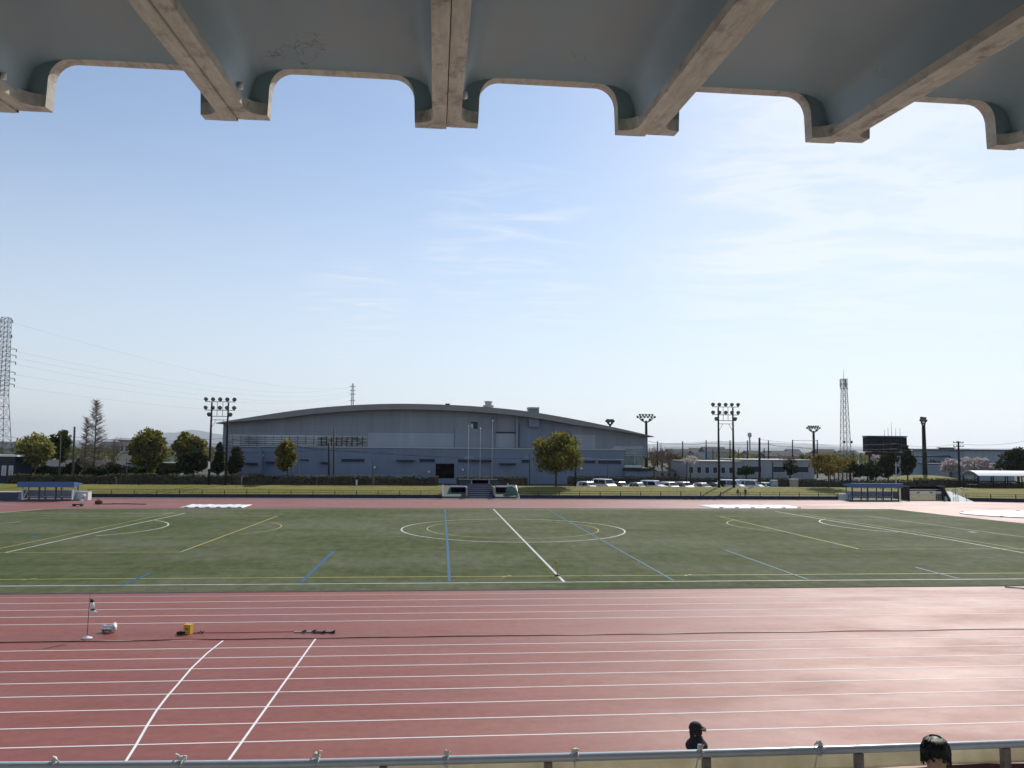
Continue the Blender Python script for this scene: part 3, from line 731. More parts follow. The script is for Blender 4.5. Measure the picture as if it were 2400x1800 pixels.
# ------------------------------------------------------------------ trees
def quadleaf(mb, c, s, rr, up=.35):
    nrm = Vector((rr.gauss(0, 1), rr.gauss(0, 1), rr.gauss(0, 1) + up)).normalized()
    a = nrm.cross(Vector((rr.gauss(0, 1), rr.gauss(0, 1), rr.gauss(0, 1)))).normalized(); b = nrm.cross(a)
    s1 = s * rr.uniform(.6, 1.25); s2 = s1 * rr.uniform(.45, .8)
    mb.add([c - a * s1, c + b * s2, c + a * s1, c - b * s2], [(0, 1, 2, 3)])
def tree(label, cat, u0, v0, u1, v1, Y, zb, kind, ut=None, n=1800, leaf=.28, lobes=16, shape='round', seed=1, name='broadleaf_tree', group=None, trunk=.16, fill=1.0, barkm='bark', depth=None):
    rr = random.Random(seed); e_ = (u1 - u0) * .05; u0 -= e_; u1 += e_; lobes = int(lobes * 1.5); n = int(n * 1.15)
    c = P((u0 + u1) / 2, (v0 + v1) / 2, Y); rx = (P(u1, (v0 + v1) / 2, Y).x - P(u0, (v0 + v1) / 2, Y).x) / 2
    zt, zl = P((u0 + u1) / 2, v0, Y).z, P((u0 + u1) / 2, v1, Y).z; zl = max(zl, zb + .15); rz = (zt - zl) / 2; ry = depth or rx * .9
    cz = (zt + zl) / 2
    bx = P(ut, v1, Y).x if ut else c.x
    root = thing(name, label, cat, (bx, Y, zb), group)
    tb = MB(); tb.tube([(bx, Y, zb - .1), (bx + rr.uniform(-.1, .1), Y, zb + (zl - zb) * .6 + .3), (c.x * .6 + bx * .4, Y, cz), (c.x, Y, zt - rz * .3)], [trunk, trunk * .85, trunk * .55, trunk * .2], 7)
    lb = MB(); cen = []
    for i in range(lobes):
        while True:
            d = Vector((rr.uniform(-1, 1), rr.uniform(-1, 1), rr.uniform(-1, 1)))
            if .25 < d.length < 1: break
        d = d.normalized() * (rr.uniform(.45, .90))
        if shape == 'cone': k_ = 1 - (d.z + 1) / 2 * .75; d.x *= k_ * 1.1; d.y *= k_ * 1.1
        if shape == 'dome': d.z = abs(d.z) * 1.5 - .7
        if shape == 'top': k_ = 1 - max(0, d.z) * .35; d.x *= k_; d.y *= k_
        d *= .98 + .30 * mnoise.noise(Vector((d.x * 1.6 + seed * 3.3, d.y * 1.6, d.z * 1.6)))
        pc = Vector((c.x + d.x * rx, Y + d.y * ry, cz + d.z * rz)); rad = rr.uniform(.20, .42)
        cen.append((pc, rad))
        if i % 2 == 0: tb.tube([(bx * .5 + c.x * .5, Y, zl + (cz - zl) * .5), (pc + Vector((bx * .5 + c.x * .5, Y, cz))) / 2 - Vector((0, 0, .1)), pc], [trunk * .4, trunk * .28, trunk * .1], 5)
    rm = (rx + rz) / 2
    tot = sum(r_ ** 2 for _, r_ in cen)
    for pc, rad in cen:
        for j in range(int(n * fill * rad * rad / tot)):
            d = Vector((rr.gauss(0, 1), rr.gauss(0, 1), rr.gauss(0, 1))).normalized() * (rr.random() ** .42)
            q = pc + Vector((d.x * rad * rx, d.y * rad * ry, d.z * rad * rz * 1.05))
            if q.z < zb + .1: continue
            quadleaf(lb, q, leaf, rr)
    for j in range(int(n * .2 * fill)):
        d = Vector((rr.gauss(0, 1), rr.gauss(0, 1), rr.gauss(0, 1))).normalized() * (rr.random() ** .4) * .93
        if shape == 'cone': k_ = 1 - (d.z + 1) / 2 * .75; d.x *= k_; d.y *= k_
        if shape == 'dome': d.z = abs(d.z) * 1.7 - .85
        if mnoise.noise(Vector((d.x * 2.2 + seed, d.y * 2.2, d.z * 2.2))) < -.18: continue
        q = Vector((c.x + d.x * rx, Y + d.y * ry, cz + d.z * rz))
        if q.z > zb + .1: quadleaf(lb, q, leaf, rr)
    tb.build('trunk', MT[barkm], root, True); lb.build('crown', MT[kind], root, True)
    return root
TG = None
tree('round olive green tree furthest left, behind the blue roofed shelter', 'tree', 40, 1012, 127, 1096, 128, .1, 'l_olive', n=2600, lobes=22, seed=2)
tree('dark rounded tree just left of the leaning utility pole', 'tree', 117, 1006, 169, 1082, 132, .1, 'l_mid', n=1800, lobes=16, seed=3)
tree('tall full tree with coppery tips right of the bare conical tree', 'tree', 306, 1000, 392, 1104, 130, .1, 'l_camphor', n=3600, lobes=26, seed=4, shape='top')
tree('broad tree with coppery top and dark skirt left of the twin pole floodlight', 'tree', 402, 1014, 482, 1088, 128, .1, 'l_camphor', n=3000, lobes=22, seed=5)
tree('low dark tree directly below the coppery crown left of the floodlight', 'tree', 418, 1056, 488, 1114, 124, .1, 'l_dark', n=2300, lobes=16, seed=6)
tree('small dark conifer standing between the two poles of the left floodlight', 'conifer', 496, 1046, 533, 1114, 124, .1, 'l_dark', n=1300, lobes=12, seed=7, shape='cone', name='conifer_tree')
tree('dark round tree in front of the left end of the hall', 'tree', 537, 1045, 574, 1113, 124, .1, 'l_dark', n=1700, lobes=13, seed=8, shape='top')
tree('slim oval tree with orange tinted right side in front of the hall', 'tree', 644, 1025, 697, 1108, 121, .1, 'l_camphor', ut=675, n=2300, lobes=18, seed=9, trunk=.13, leaf=.24)
tree('wide round golden green tree standing alone in front of the hall centre', 'tree', 1246, 1020, 1369, 1112, 117, .95, 'l_camphor', ut=1303, n=5200, lobes=30, seed=10, trunk=.2, shape='round', leaf=.23)
tree('small sparse tree with yellow and coppery leaves left of the scoreboard', 'tree', 1898, 1056, 1984, 1116, 117, .95, 'l_autumn', ut=1942, n=1700, lobes=18, seed=12, trunk=.13, leaf=.2, fill=.9)
tree('dark clipped round tree behind the white vans', 'tree', 1731, 1088, 1768, 1113, 132, .1, 'l_dark', n=800, lobes=10, seed=13, shape='dome')
tree('dark dome shaped tree behind the right blue roofed shelter', 'tree', 2004, 1078, 2064, 1118, 126, .1, 'l_dark', n=2000, lobes=14, seed=14, shape='dome')
tree('dark tree in front of the lower left corner of the scoreboard', 'tree', 2056, 1059, 2104, 1118, 138, .1, 'l_dark', n=1700, lobes=14, seed=15, shape='top')
tree('dark pointed tree covering the right side of the scoreboard legs', 'tree', 2105, 1046, 2148, 1114, 138, .1, 'l_dark', n=1700, lobes=14, seed=16, shape='cone')
tree('large dark evergreen tree cut off by the right edge', 'tree', 2343, 1049, 2425, 1110, 135, .1, 'l_dark', n=3000, lobes=20, seed=17)
tree('low green tree between the yellow tree and the dark dome tree', 'tree', 1972, 1078, 2012, 1106, 128, .1, 'l_mid', n=900, lobes=9, seed=18)
tree('white pink cherry tree in bloom left of the tall dark pole', 'cherry tree', 2205, 1074, 2252, 1108, 150, .1, 'l_cherry', n=1300, lobes=14, seed=19, name='cherry_tree', leaf=.22, fill=.9)
tree('broad white pink cherry tree in bloom right of the tall dark pole', 'cherry tree', 2254, 1072, 2312, 1106, 152, .1, 'l_cherry', n=1700, lobes=16, seed=20, name='cherry_tree', leaf=.22, fill=.9)
tree('low pink cherry tree in bloom beside the right edge evergreen', 'cherry tree', 2305, 1084, 2350, 1106, 149, .1, 'l_cherry', n=1000, lobes=12, seed=21, name='cherry_tree', leaf=.2, fill=.9)
tree('pinkish cherry tree beginning to bloom right of the hall', 'cherry tree', 1598, 1066, 1636, 1092, 165, .1, 'l_cherry', n=420, lobes=14, seed=22, name='cherry_tree', leaf=.18)
tree('pale cherry tree in bloom behind the scoreboard tree', 'cherry tree', 2040, 1064, 2062, 1082, 150, .1, 'l_cherry', n=260, lobes=9, seed=23, name='cherry_tree', leaf=.18)
rb_ = random.Random(77)
for i, (u, v, wd, Y) in enumerate([(200, 1072, 46, 150), (255, 1082, 50, 150), (60, 1086, 60, 150), (395, 1084, 40, 145), (10, 1080, 40, 160), (130, 1092, 60, 145)]):
    tree(['dark distant shrub behind the bare conical tree', 'dark distant shrub behind the small bare tree', 'dark shrub behind the olive tree', 'dark shrub between the two coppery trees', 'dark shrub beside the white roofed shed', 'dark shrub at the foot of the leaning utility pole'][i],
         'shrub', u - wd / 2, v, u + wd / 2, 1116, Y, .1, 'l_dark' if i % 2 else 'l_mid', n=800, lobes=10, seed=40 + i, name='shrub', leaf=.3)
for i, (u, v, wd, Y) in enumerate([(95, 1090, 50, 136), (165, 1086, 44, 138), (228, 1092, 52, 136), (285, 1088, 48, 139), (322, 1094, 56, 134), (362, 1092, 54, 134), (396, 1094, 50, 133)]):
    tree(['dark bushy shrub between the olive tree and the thin pole', 'dark bushy shrub behind the leaning utility pole', 'dark bushy shrub under the bare conical tree', 'dark bushy shrub by the slim grey lamp post', 'dark bushy shrub left of the tall coppery tree trunk', 'dark bushy shrub right of the tall coppery tree trunk', 'dark bushy shrub left of the broad coppery tree'][i],
         'shrub', u - wd / 2, v, u + wd / 2, 1116, Y, .1, 'l_dark', n=1000, lobes=9, seed=140 + i, name='shrub', leaf=.26)
for i, (u0, v0, u1, v1) in enumerate([(1820, 1066, 1850, 1078), (1868, 1064, 1902, 1078), (1560, 1060, 1600, 1090), (1836, 1072, 1868, 1112), (2160, 1076, 2205, 1112)]):
    tree(['distant dark pine clump left of the twin net posts', 'distant dark pine clump beside the slim floodlight mast', 'distant bare brown trees right of the hall', 'thin dark leafless shrub in front of the factory', 'dark blue green shrubs right of the scoreboard'][i],
         'tree', u0, v0, u1, v1, [420, 420, 190, 150, 170][i], .1, 'l_dark' if i != 2 else 'l_mid', n=500, lobes=9, seed=60 + i, leaf=.4 if i < 2 else .26, name='distant_tree')

def baretree(label, u0, v0, u1, v1, Y, zb, seed, mt='twig', conical=False, n1=38, name='bare_tree', tw=1.0):
    rr = random.Random(seed); uc = (u0 + u1) / 2; x = P(uc, v1, Y).x; zt = P(uc, v0, Y).z; hw = (P(u1, v1, Y).x - P(u0, v1, Y).x) / 2; H = zt - zb
    root = thing(name, label, 'tree', (x, Y, zb)); tb = MB(); br = MB()
    tb.tube([(x, Y, zb - .1), (x + .05, Y, zb + H * .5), (x, Y, zt)], [.16 * tw, .11 * tw, .02], 7)
    if conical:
        for i in range(n1 * 5):
            f = .12 + .86 * i / (n1 * 5); zz = zb + H * f; L_ = hw * (1 - f) ** .8 * rr.uniform(.8, 1.15) + .2; a = rr.uniform(0, 6.28)
            e = Vector((x + L_ * math.cos(a), Y + L_ * math.sin(a), zz + L_ * .42)); s0 = Vector((x, Y, zz))
            br.tube([s0, s0.lerp(e, .6) - Vector((0, 0, .08)), e], [.036, .022, .010], 4)
            for j in range(9):
                q = s0.lerp(e, rr.uniform(.25, 1)); b2 = rr.uniform(0, 6.28); l2 = rr.uniform(.25, .75)
                br.tube([q, q + Vector((l2 * math.cos(b2), l2 * math.sin(b2), l2 * rr.uniform(.2, .9)))], [.022, .010], 3)
    else:
        def grow(p, d, L_, r_, lev):
            e = p + d * L_; br.tube([p, (p + e) / 2 + Vector((rr.uniform(-.05, .05), 0, .03)) * L_, e], [r_, r_ * .8, r_ * .55], 4)
            if lev == 0: return
            for _ in range(4 if lev > 1 else 5):
                d2 = (d + Vector((rr.gauss(0, .5), rr.gauss(0, .5), rr.gauss(.15, .3)))).normalized(); grow(p.lerp(e, rr.uniform(.45, 1)), d2, L_ * rr.uniform(.55, .75), r_ * .55, lev - 1)
        for i in range(6):
            a = i * 1.05 + rr.uniform(-.3, .3); d = Vector((math.cos(a) * hw / H * 1.3, math.sin(a) * hw / H * 1.3, .9)).normalized()
            grow(Vector((x, Y, zb + H * rr.uniform(.2, .35))), d, H * .34, .06 * tw, 3)
    tb.build('trunk', MT['barkpale'], root, True); br.build('crown', MT[mt], root, True); return root
baretree('tall leafless conical tree, the highest tree left of the hall', 180, 937, 258, 1100, 140, .1, 91, conical=True)
baretree('smaller leafless conical tree beside the tall one', 184, 978, 212, 1100, 141, .1, 92, conical=True, n1=24)
baretree('small leafless spreading tree left of the beige house', 250, 1028, 281, 1096, 142, .1, 93, n1=6)
for i, (u0, v0, u1) in enumerate([(1517, 1048, 1548), (1538, 1044, 1566), (1556, 1050, 1582)]):
    baretree(['reddish leafless tree right against the end of the hall', 'tallest reddish leafless tree right of the hall', 'reddish leafless tree nearest the pale cherry'][i], u0, v0, u1, 1116, 160 + 4 * i, .1, 95 + i, 'twigred')
baretree('thin leafless tree in front of the grey factory', 1838, 1062, 1862, 1116, 150, .1, 99, 'twig')

# hedges
def hedge(label, u0, u1, Y, zb, v0, tip=True, seed=1, th_=.9, kind='l_hedge', dens=1.0):
    rr = random.Random(seed); x0, x1 = P(u0, 1120, Y).x, P(u1, 1120, Y).x; zt = P((u0 + u1) / 2, v0, Y).z
    root = thing('hedge', label, 'hedge', ((x0 + x1) / 2, Y, zb)); Lb = x1 - x0
    core = MB(); k_ = max(4, int(Lb / 1.2)); tops = [zt - .22 + .16 * mnoise.noise(Vector((x0 + i * 1.2, seed * 3.1, 0))) for i in range(k_ + 1)]
    vs = []
    for i in range(k_ + 1):
        x = x0 + Lb * i / k_; vs += [(x, Y - th_ / 2 + .1, zb), (x, Y - th_ / 2 + .15, tops[i]), (x, Y + th_ / 2 - .15, tops[i]), (x, Y + th_ / 2 - .1, zb)]
    fs = []
    for i in range(k_):
        a = 4 * i; fs += [(a, a + 4, a + 5, a + 1), (a + 1, a + 5, a + 6, a + 2), (a + 2, a + 6, a + 7, a + 3)]
    fs += [(0, 1, 2, 3), (4 * k_ + 3, 4 * k_ + 2, 4 * k_ + 1, 4 * k_)]
    core.add(vs, fs); core.build('branches', MT['bark'], root, True)
    lb = MB(); tp = MB()
    for i in range(int(Lb * 110 * dens)):
        x = rr.uniform(x0, x1); f = min(k_ - 1, int((x - x0) / Lb * k_)); t_ = tops[f] + .12
        face = rr.random()
        if face < .62: q = Vector((x, Y - th_ / 2 + rr.gauss(.06, .07), rr.uniform(zb + .05, t_)))
        else: q = Vector((x, Y + rr.uniform(-th_ / 2, th_ / 2), t_ + rr.gauss(0, .07)))
        quadleaf(lb, q, .11, rr)
    if tip:
        for i in range(int(Lb * 42 * dens)):
            x = rr.uniform(x0, x1)
            if mnoise.noise(Vector((x * .35, seed, 0))) < -.12: continue
            f = min(k_ - 1, int((x - x0) / Lb * k_)); quadleaf(tp, Vector((x, Y + rr.uniform(-th_ / 2, th_ / 2), tops[f] + .2 + rr.gauss(.03, .09))), .085, rr, .1)
    lb.build('foliage', MT[kind], root, True)
    if tip: tp.build('sunlit_tips', MT['l_hedgetip'], root, True)
hedge('long dark hedge with pale tips behind the left shelter', 20, 272, 118, .95, 1113.5, seed=1)
hedge('dark hedge with pale tips below the coppery trees and floodlight', 276, 566, 118, .95, 1112.5, seed=2)
hedge('dark hedge in front of the hall, left of the two thin utility poles', 570, 742, 118, .95, 1115, seed=3)
hedge('dark hedge in front of the hall, between utility poles and lamp post', 744, 874, 118, .95, 1115.5, seed=4)
hedge('short dark hedge in front of the hall, left of its dark door', 878, 1028, 118, .95, 1116.5, seed=5)
hedge('low dark hedge behind the central steps', 1070, 1236, 122, .1, 1117.5, seed=6)
hedge('dark hedge behind the parked cars nearest the hall', 1330, 1610, 128, .05, 1116.5, tip=False, seed=7)
hedge('long dark hedge behind the white vans', 1614, 1850, 128, .05, 1120, tip=False, seed=8)
hedge('dark hedge behind the yellow tree', 1862, 2012, 125, .1, 1124, tip=False, seed=9)
hedge('dark hedge behind the right blue roofed shelter', 2016, 2140, 122, .1, 1124, tip=False, seed=10)
hedge('dark hedge left of the curved roof shelter', 2142, 2290, 124, .1, 1122, tip=True, seed=11)
hedge('dark hedge under the curved roof shelter', 2294, 2420, 121, .1, 1129, tip=False, seed=12)

# ------------------------------------------------------------------ floodlights
def lampmb(r=.30, d=.38):
    h = MB(); h.lathe((0, 0, 0), (0, 1, 0), [(0, r), (d * .25, r), (d * .7, r * .72), (d, r * .3), (d + .05, r * .2)], 10)
    gl = MB(); gl.lathe((0, -.015, 0), (0, 1, 0), [(0, r * .93), (.012, r * .93)], 10)
    return h, gl
def addlamp(root, x, y, z, pitch, yaw, mesh=[None]):
    if mesh[0] is None:
        h, gl = lampmb(); o = h.build('lamp', MT['lampbody'], root); g2 = gl.build('lamp_glass', MT['lampglass'], o); mesh[0] = (o.data, g2.data)
    else:
        o = bpy.data.objects.new('lamp', mesh[0][0]); COL.objects.link(o); o.parent = root
        g2 = bpy.data.objects.new('lamp_glass', mesh[0][1]); COL.objects.link(g2); g2.parent = o
    o.location = (x, y, z); o.rotation_euler = (pitch, 0, yaw); return o
def twin(label, ua, ub, vtop, vbot, Y):
    a, b_ = P(ua, vbot, Y), P(ub, vbot, Y); zt = P((ua + ub) / 2, vtop, Y).z; zb = zbank(Y); x0, x1 = a.x, b_.x; xm = (x0 + x1) / 2; W = x1 - x0
    root = thing('twin_pole_floodlight', label, 'floodlight', (xm, Y, zb), 'twin pole floodlights beyond the far straight')
    H = zt - zb
    for s in (-1, 1):
        g = MB(); g.tube([(s * W / 2, 0, -.1), (s * W / 2, 0, H * .5), (s * W / 2, 0, H - .9)], [.19, .15, .11], 10); g.build('pole', MT['pole'], root)
    g = MB()
    zz = (H - 2.9, H - 1.75, H - .55)
    g.bar((-W/2 - .5, 0, zz[0]), (W/2 + .5, 0, zz[0]), .05)
    for q in zz[1:]: g.bar((-W/2 - .95, 0, q - .28), (W/2 + .95, 0, q - .28), .05)
    g.bar((-W/2, 0, H - 3.4), (W/2, 0, H - 3.4), .04)
    for x in (-W / 6, W / 6): g.bar((x, 0, H - 2.9), (x, 0, H - .85), .035)
    for s in (-1, 1): g.bar((s * W / 2, 0, H - 4.6), (s * (W / 2 - .7), 0, H - 3.4), .03)
    g.build('cross_frame', MT['darksteel'], root)
    W2 = W + 1.7
    for r_ in (1, 2):
        for i in range(5): addlamp(root, -W2 / 2 + W2 * i / 4, -.12, zz[r_] + .05, R(22), R((-2 + i) * 12))
    for s in (-1, 1): addlamp(root, s * (W / 2 + .35), -.12, zz[0] + .25, R(24), s * R(12))
    g = MB(); g.box(-W/2 - .13, -.26, 2.3, -W/2 + .13, -.2, 3.3); g.build('sign_plate', MT['white' if ua < 1000 else 'pole'], root)
    return root
twin('tall floodlight on two dark poles left of the hall', 489, 528, 928, 1139, 116)
twin('tall floodlight on two dark poles standing above the parked cars', 1685.5, 1720, 941, 1144, 116)
def fan(label, u, vtop, vneck, vbot, Y, hw, rp, yaw=0):
    p = P(u, vbot, Y); zt = P(u, vtop, Y).z; zn = P(u, vneck, Y).z; W = hw * Y / FPX
    root = thing('mast_floodlight', label, 'floodlight', (p.x, Y, 0), 'single mast floodlights around the far ball ground'); root.rotation_euler = (0, 0, yaw)
    g = MB(); g.tube([(0, 0, -.1), (0, 0, zn * .6), (0, 0, zn)], [rp * 1.25, rp, rp * .85], 10); g.build('mast', MT['pole'], root)
    g = MB(); hh = zt - zn
    for f_, k_ in ((.35, .15), (.68, .62), (1.0, 1.0)):
        g.tube([(-W * f_, 0, zn + hh * k_ * .85 - .1), (-W * f_ * .6, 0, zn + hh * k_ * .3 - .35), (0, 0, zn - .6)], .09, 5)
        g.tube([(W * f_, 0, zn + hh * k_ * .85 - .1), (W * f_ * .6, 0, zn + hh * k_ * .3 - .35), (0, 0, zn - .6)], .09, 5)
    g.bar((-W * .95, 0, zn + hh * .62), (W * .95, 0, zn + hh * .62), .06); g.bar((-W * .8, 0, zn + hh * .95), (W * .8, 0, zn + hh * .95), .06)
    g.build('bracket', MT['darksteel'], root)
    for i in range(5): addlamp(root, -W * .72 + W * 1.44 * i / 4, -.1, zt - .2, R(25), R((-2 + i) * 15))
    for i in range(6): addlamp(root, -W * .98 + W * 1.96 * i / 5, -.1, zn + hh * .55, R(25), R((-2.5 + i) * 15))
    for s in (-1, 1): addlamp(root, s * W * .4, -.1, zn + hh * .16, R(25), s * R(10))
    return root
fan('floodlight mast with fanned lamps rising behind the hall right roof end', 1515, 971, 986, 1100, 190, 22, .34)
fan('floodlight lamps just showing over the hall roof slope', 1430, 983, 993, 1100, 205, 12.5, .3, R(25))
fan('smaller floodlight mast with fanned lamps left of the radio mast', 1908.5, 998, 1010, 1095, 215, 17, .36)
fan('thick floodlight mast seen edge on right of the scoreboard', 2168, 978, 996, 1105, 150, 24, .40, R(42))

# ------------------------------------------------------------------ lattice towers
def lattice(mb, x, y, z0, z1, w0, w1, nseg, r, rb_):
    c4 = [(-1, -1), (1, -1), (1, 1), (-1, 1)]
    for sx, sy in c4: mb.bar((x + sx * w0, y + sy * w0, z0), (x + sx * w1, y + sy * w1, z1), r, n=5)
    for i in range(nseg):
        fa, fb = i / nseg, (i + 1) / nseg; wa, wb_ = w0 + (w1 - w0) * fa, w0 + (w1 - w0) * fb; za, zb_ = z0 + (z1 - z0) * fa, z0 + (z1 - z0) * fb
        for k_ in range(4):
            a, b_ = c4[k_], c4[(k_ + 1) % 4]
            mb.bar((x + a[0]*wa, y + a[1]*wa, za), (x + b_[0]*wb_, y + b_[1]*wb_, zb_), rb_, n=4); mb.bar((x + b_[0]*wa, y + b_[1]*wa, za), (x + a[0]*wb_, y + a[1]*wb_, zb_), rb_, n=4)
            mb.bar((x + a[0]*wb_, y + a[1]*wb_, zb_), (x + b_[0]*wb_, y + b_[1]*wb_, zb_), rb_, n=4)
Yt = 260; p = P(-4, 1060, Yt); zT = P(4, 744, Yt).z; zK = P(4, 926, Yt).z
py_ = thing('power_pylon', 'tall steel lattice power pylon cut off by the left edge', 'pylon', (p.x, Yt, 0))
g = MB(); lattice(g, p.x, Yt, 0, zK, 2.9, 1.35, 6, .11, .06); lattice(g, p.x, Yt, zK, zT, 1.35, 1.0, 16, .10, .05); g.build('lattice_body', MT['latticegrey'], py_, True)
arm_tips = []
for v in (750, 785, 817.5, 832.6, 847.7, 871.8, 886.9, 900.4):
    zz = P(4, v, Yt).z; g = MB(); LA = 3.5 if v > 800 else 1.9
    for s in (-1, 1):
        g.bar((p.x + s * 1.0, Yt - 1.2, zz + .5), (p.x + s * LA, Yt, zz), .06, n=4); g.bar((p.x + s * 1.0, Yt + 1.2, zz + .5), (p.x + s * LA, Yt, zz), .06, n=4); g.bar((p.x + s * 1.0, Yt, zz - .3), (p.x + s * LA, Yt, zz), .06, n=4)
    a_ = g.build('cross_arm', MT['latticegrey'], py_, True)
    g = MB()
    for s in (-1, 1): g.lathe((p.x + s * LA, Yt, zz), (0, 0, -1), [(0, .05), (.1, .13), (.8, .13), (.9, .05)], 6)
    g.build('insulator', MT['darksteel'], a_, True)
    arm_tips.append((p.x + LA, zz - .8))
Yq = 900; p2 = P(823, 1055, Yq); zT2 = P(823, 899, Yq).z
pq = thing('power_pylon', 'small distant power pylon showing above the hall roof', 'pylon', (p2.x, Yq, 0))
g = MB(); lattice(g, p2.x, Yq, 0, zT2 * .55, 4.5, 1.6, 8, .2, .1); lattice(g, p2.x, Yq, zT2 * .55, zT2, 1.6, .7, 10, .2, .1); g.build('lattice_body', MT['latticegrey'], pq, True)
far_tips = []
for v in (906, 915, 924, 939):
    zz = P(823, v, Yq).z; g = MB()
    for s in (-1, 1): g.bar((p2.x, Yq, zz + .8), (p2.x + s * 3.4, Yq, zz), .22, n=4); g.bar((p2.x, Yq, zz - .4), (p2.x + s * 3.4, Yq, zz), .2, n=4)
    g.build('cross_arm', MT['latticegrey'], pq, True); far_tips.append((p2.x, zz))
labs = ['faint topmost power line running from the left pylon to the distant one', 'faint power line just under the topmost one', 'faint power line third from the top', 'faint power line fourth from the top', 'faint power line fifth from the top', 'lowest faint power line from the left pylon']
for i, (ti, fi) in enumerate(((0, 0), (2, 0), (3, 1), (4, 2), (5, 2), (7, 3))):
    (xa, za), (xb, zb_) = arm_tips[ti], far_tips[fi]; xb += (-3.4 if i % 2 else 3.4)
    g = MB(); g.tube([(xa + (xb - xa) * f / 24, Yt + (Yq - Yt) * f / 24, za + (zb_ - za) * f / 24 - 16 * 4 * (f / 24) * (1 - f / 24) * .6) for f in range(25)], [.016 + .03 * f / 24 for f in range(25)], 4)
    tag(g.build('power_line', MT['latticegrey']), labs[i], 'power line', 'power lines between the pylons')
Ym = 200; pm = P(1979.5, 1075, Ym); zA, zB, zC_, zD = [P(1978, v, Ym).z for v in (912, 888, 864, 1070)]
xo = P(1978, 900, Ym).x
tm = thing('radio_mast', 'tall slim lattice radio mast with boxed antennas at its top', 'mast', (pm.x, Ym, 0))
g = MB(); lattice(g, xo, Ym, 0, zA, 1.15, .56, 14, .085, .035); lattice(g, xo, Ym, zA, zB, .50, .45, 2, .07, .03); g.build('lattice_body', MT['latticered'], tm, True)
g = MB()
for zz in (zA + .1, (zA + zB) / 2, zB - .05):
    ring = [(xo + 1.02 * math.cos(a * math.pi / 6), Ym + 1.02 * math.sin(a * math.pi / 6), zz) for a in range(13)]; g.tube(ring, .045, 4, cap=False)
for a in range(0, 12, 2): g.bar((xo + 1.02 * math.cos(a * .5236), Ym + 1.02 * math.sin(a * .5236), zA), (xo + 1.02 * math.cos(a * .5236), Ym + 1.02 * math.sin(a * .5236), zB), .05, n=4)
g.build('antenna_cage', MT['latticegrey'], tm, True)
for a in range(3):
    g = MB(); x, y = xo + .92 * math.cos(a * 2.09 + .5), Ym + .92 * math.sin(a * 2.09 + .5); g.box(x - .10, y - .08, zA + .5, x + .14, y + .1, zB - .2); g.build('panel_antenna', MT['latticered'], tm, True, .02)
g = MB(); g.tube([(xo, Ym, zB - .1), (xo, Ym, zC_)], [.07, .03], 6); g.build('spike', MT['latticered'], tm, True)
zz = P(1978, 1036, Ym).z
for s in (-1, 1):
    g = MB(); g.bar((xo, Ym - .9, zz), (xo + s * .95, Ym - 1.0, zz), .04, n=4); g.lathe((xo + s * 1.0, Ym - 1.1, zz), (0, -1, 0), [(0, .1), (.1, .34), (.22, .36)], 10); g.build('dish', MT['darksteel'], tm, True)

# ------------------------------------------------------------------ utility poles, net posts, lamp posts, cables
def pole(name, label, cat, u, vt, vb, Y, r, mt='cpole', arms=0, group=None, lean=0.0, zb=None, du=0):
    p = P(u, vb, Y); zt = P(u, vt, Y).z; zb = zbank(Y) if zb is None else zb; root = thing(name, label, cat, (p.x, Y, zb), group)
    xt = P(u + du, vt, Y).x - p.x
    g = MB(); g.tube([(0, 0, -.1), (xt * .5, 0, (zt - zb) * .5), (xt, 0, zt - zb)], [r * 1.15, r, r * .8], 8); g.build('shaft', MT[mt], root)
    for i in range(arms):
        g = MB(); q = zt - zb - .25 - .6 * i; g.box(xt - .9, -.05, q - .05, xt + .9, .05, q + .05)
        for x in (-.8, -.3, .3, .8): g.lathe((xt + x, 0, q + .053), (0, 0, 1), [(0, .05), (.12, .06), (.2, .03)], 6)
        g.build('cross_arm', MT['darksteel'], root)
    return root
UG = 'utility poles behind the bank'
pole('utility_pole', 'dark utility pole behind the right end of the left shelter', 'utility pole', 170, 1000, 1137, 118.6, .17, 'cpole', 0, UG, du=5)
pole('utility_pole', 'thin utility pole in front of the dark tree, above the left shelter roof', 'utility pole', 139, 1018, 1130, 121, .11, 'cpole', 0, UG, du=3)
pole('lamp_post', 'slim grey lamp post between the bare tree and the coppery tree', 'lamp post', 297, 1075, 1133, 119, .07, 'cpole')
pole('utility_pole', 'shorter dark utility pole, left of the pair in front of the hall', 'utility pole', 771, 1037, 1126, 121, .15, 'pole', 0, UG)
pole('utility_pole', 'taller dark utility pole, right of the pair in front of the hall', 'utility pole', 782, 1004, 1126, 122, .13, 'cpole', 0, UG, du=1)
pole('lamp_post', 'short lamp post with a small white box left of the hall door', 'lamp post', 874.5, 1072, 1134, 119, .08, 'cpole')
pole('utility_pole', 'dark utility pole behind the wide golden green tree', 'utility pole', 1348.7, 1024, 1134, 122, .14, 'pole', 0, UG)
pole('utility_pole', 'thin pole left of the wide golden green tree', 'utility pole', 1241, 1060, 1120, 123, .08, 'cpole', 0, UG)
pole('utility_pole', 'thick dark utility pole behind the white vans', 'utility pole', 1780, 1026, 1130, 122, .2, 'pole', 0, UG)
pole('lamp_post', 'bent top lamp post in front of the factory', 'lamp post', 1811, 1082, 1126, 124, .1, 'pole')
pole('lamp_post', 'slim lamp post between two parked hatchbacks', 'lamp post', 1610, 1077, 1140, 119, .07, 'pole')
pole('utility_pole', 'tall dark utility pole in front of the cherry trees', 'utility pole', 2249, 1034, 1130, 121, .17, 'pole', 2, UG, du=-3)
pole('lamp_post', 'slim pale lamp post behind the right shelter', 'lamp post', 2100, 1083, 1142, 119, .08, 'curb')
pole('lamp_post', 'thin lamp post in front of the hall right part', 'lamp post', 1424, 1088, 1122, 125, .06, 'cpole')
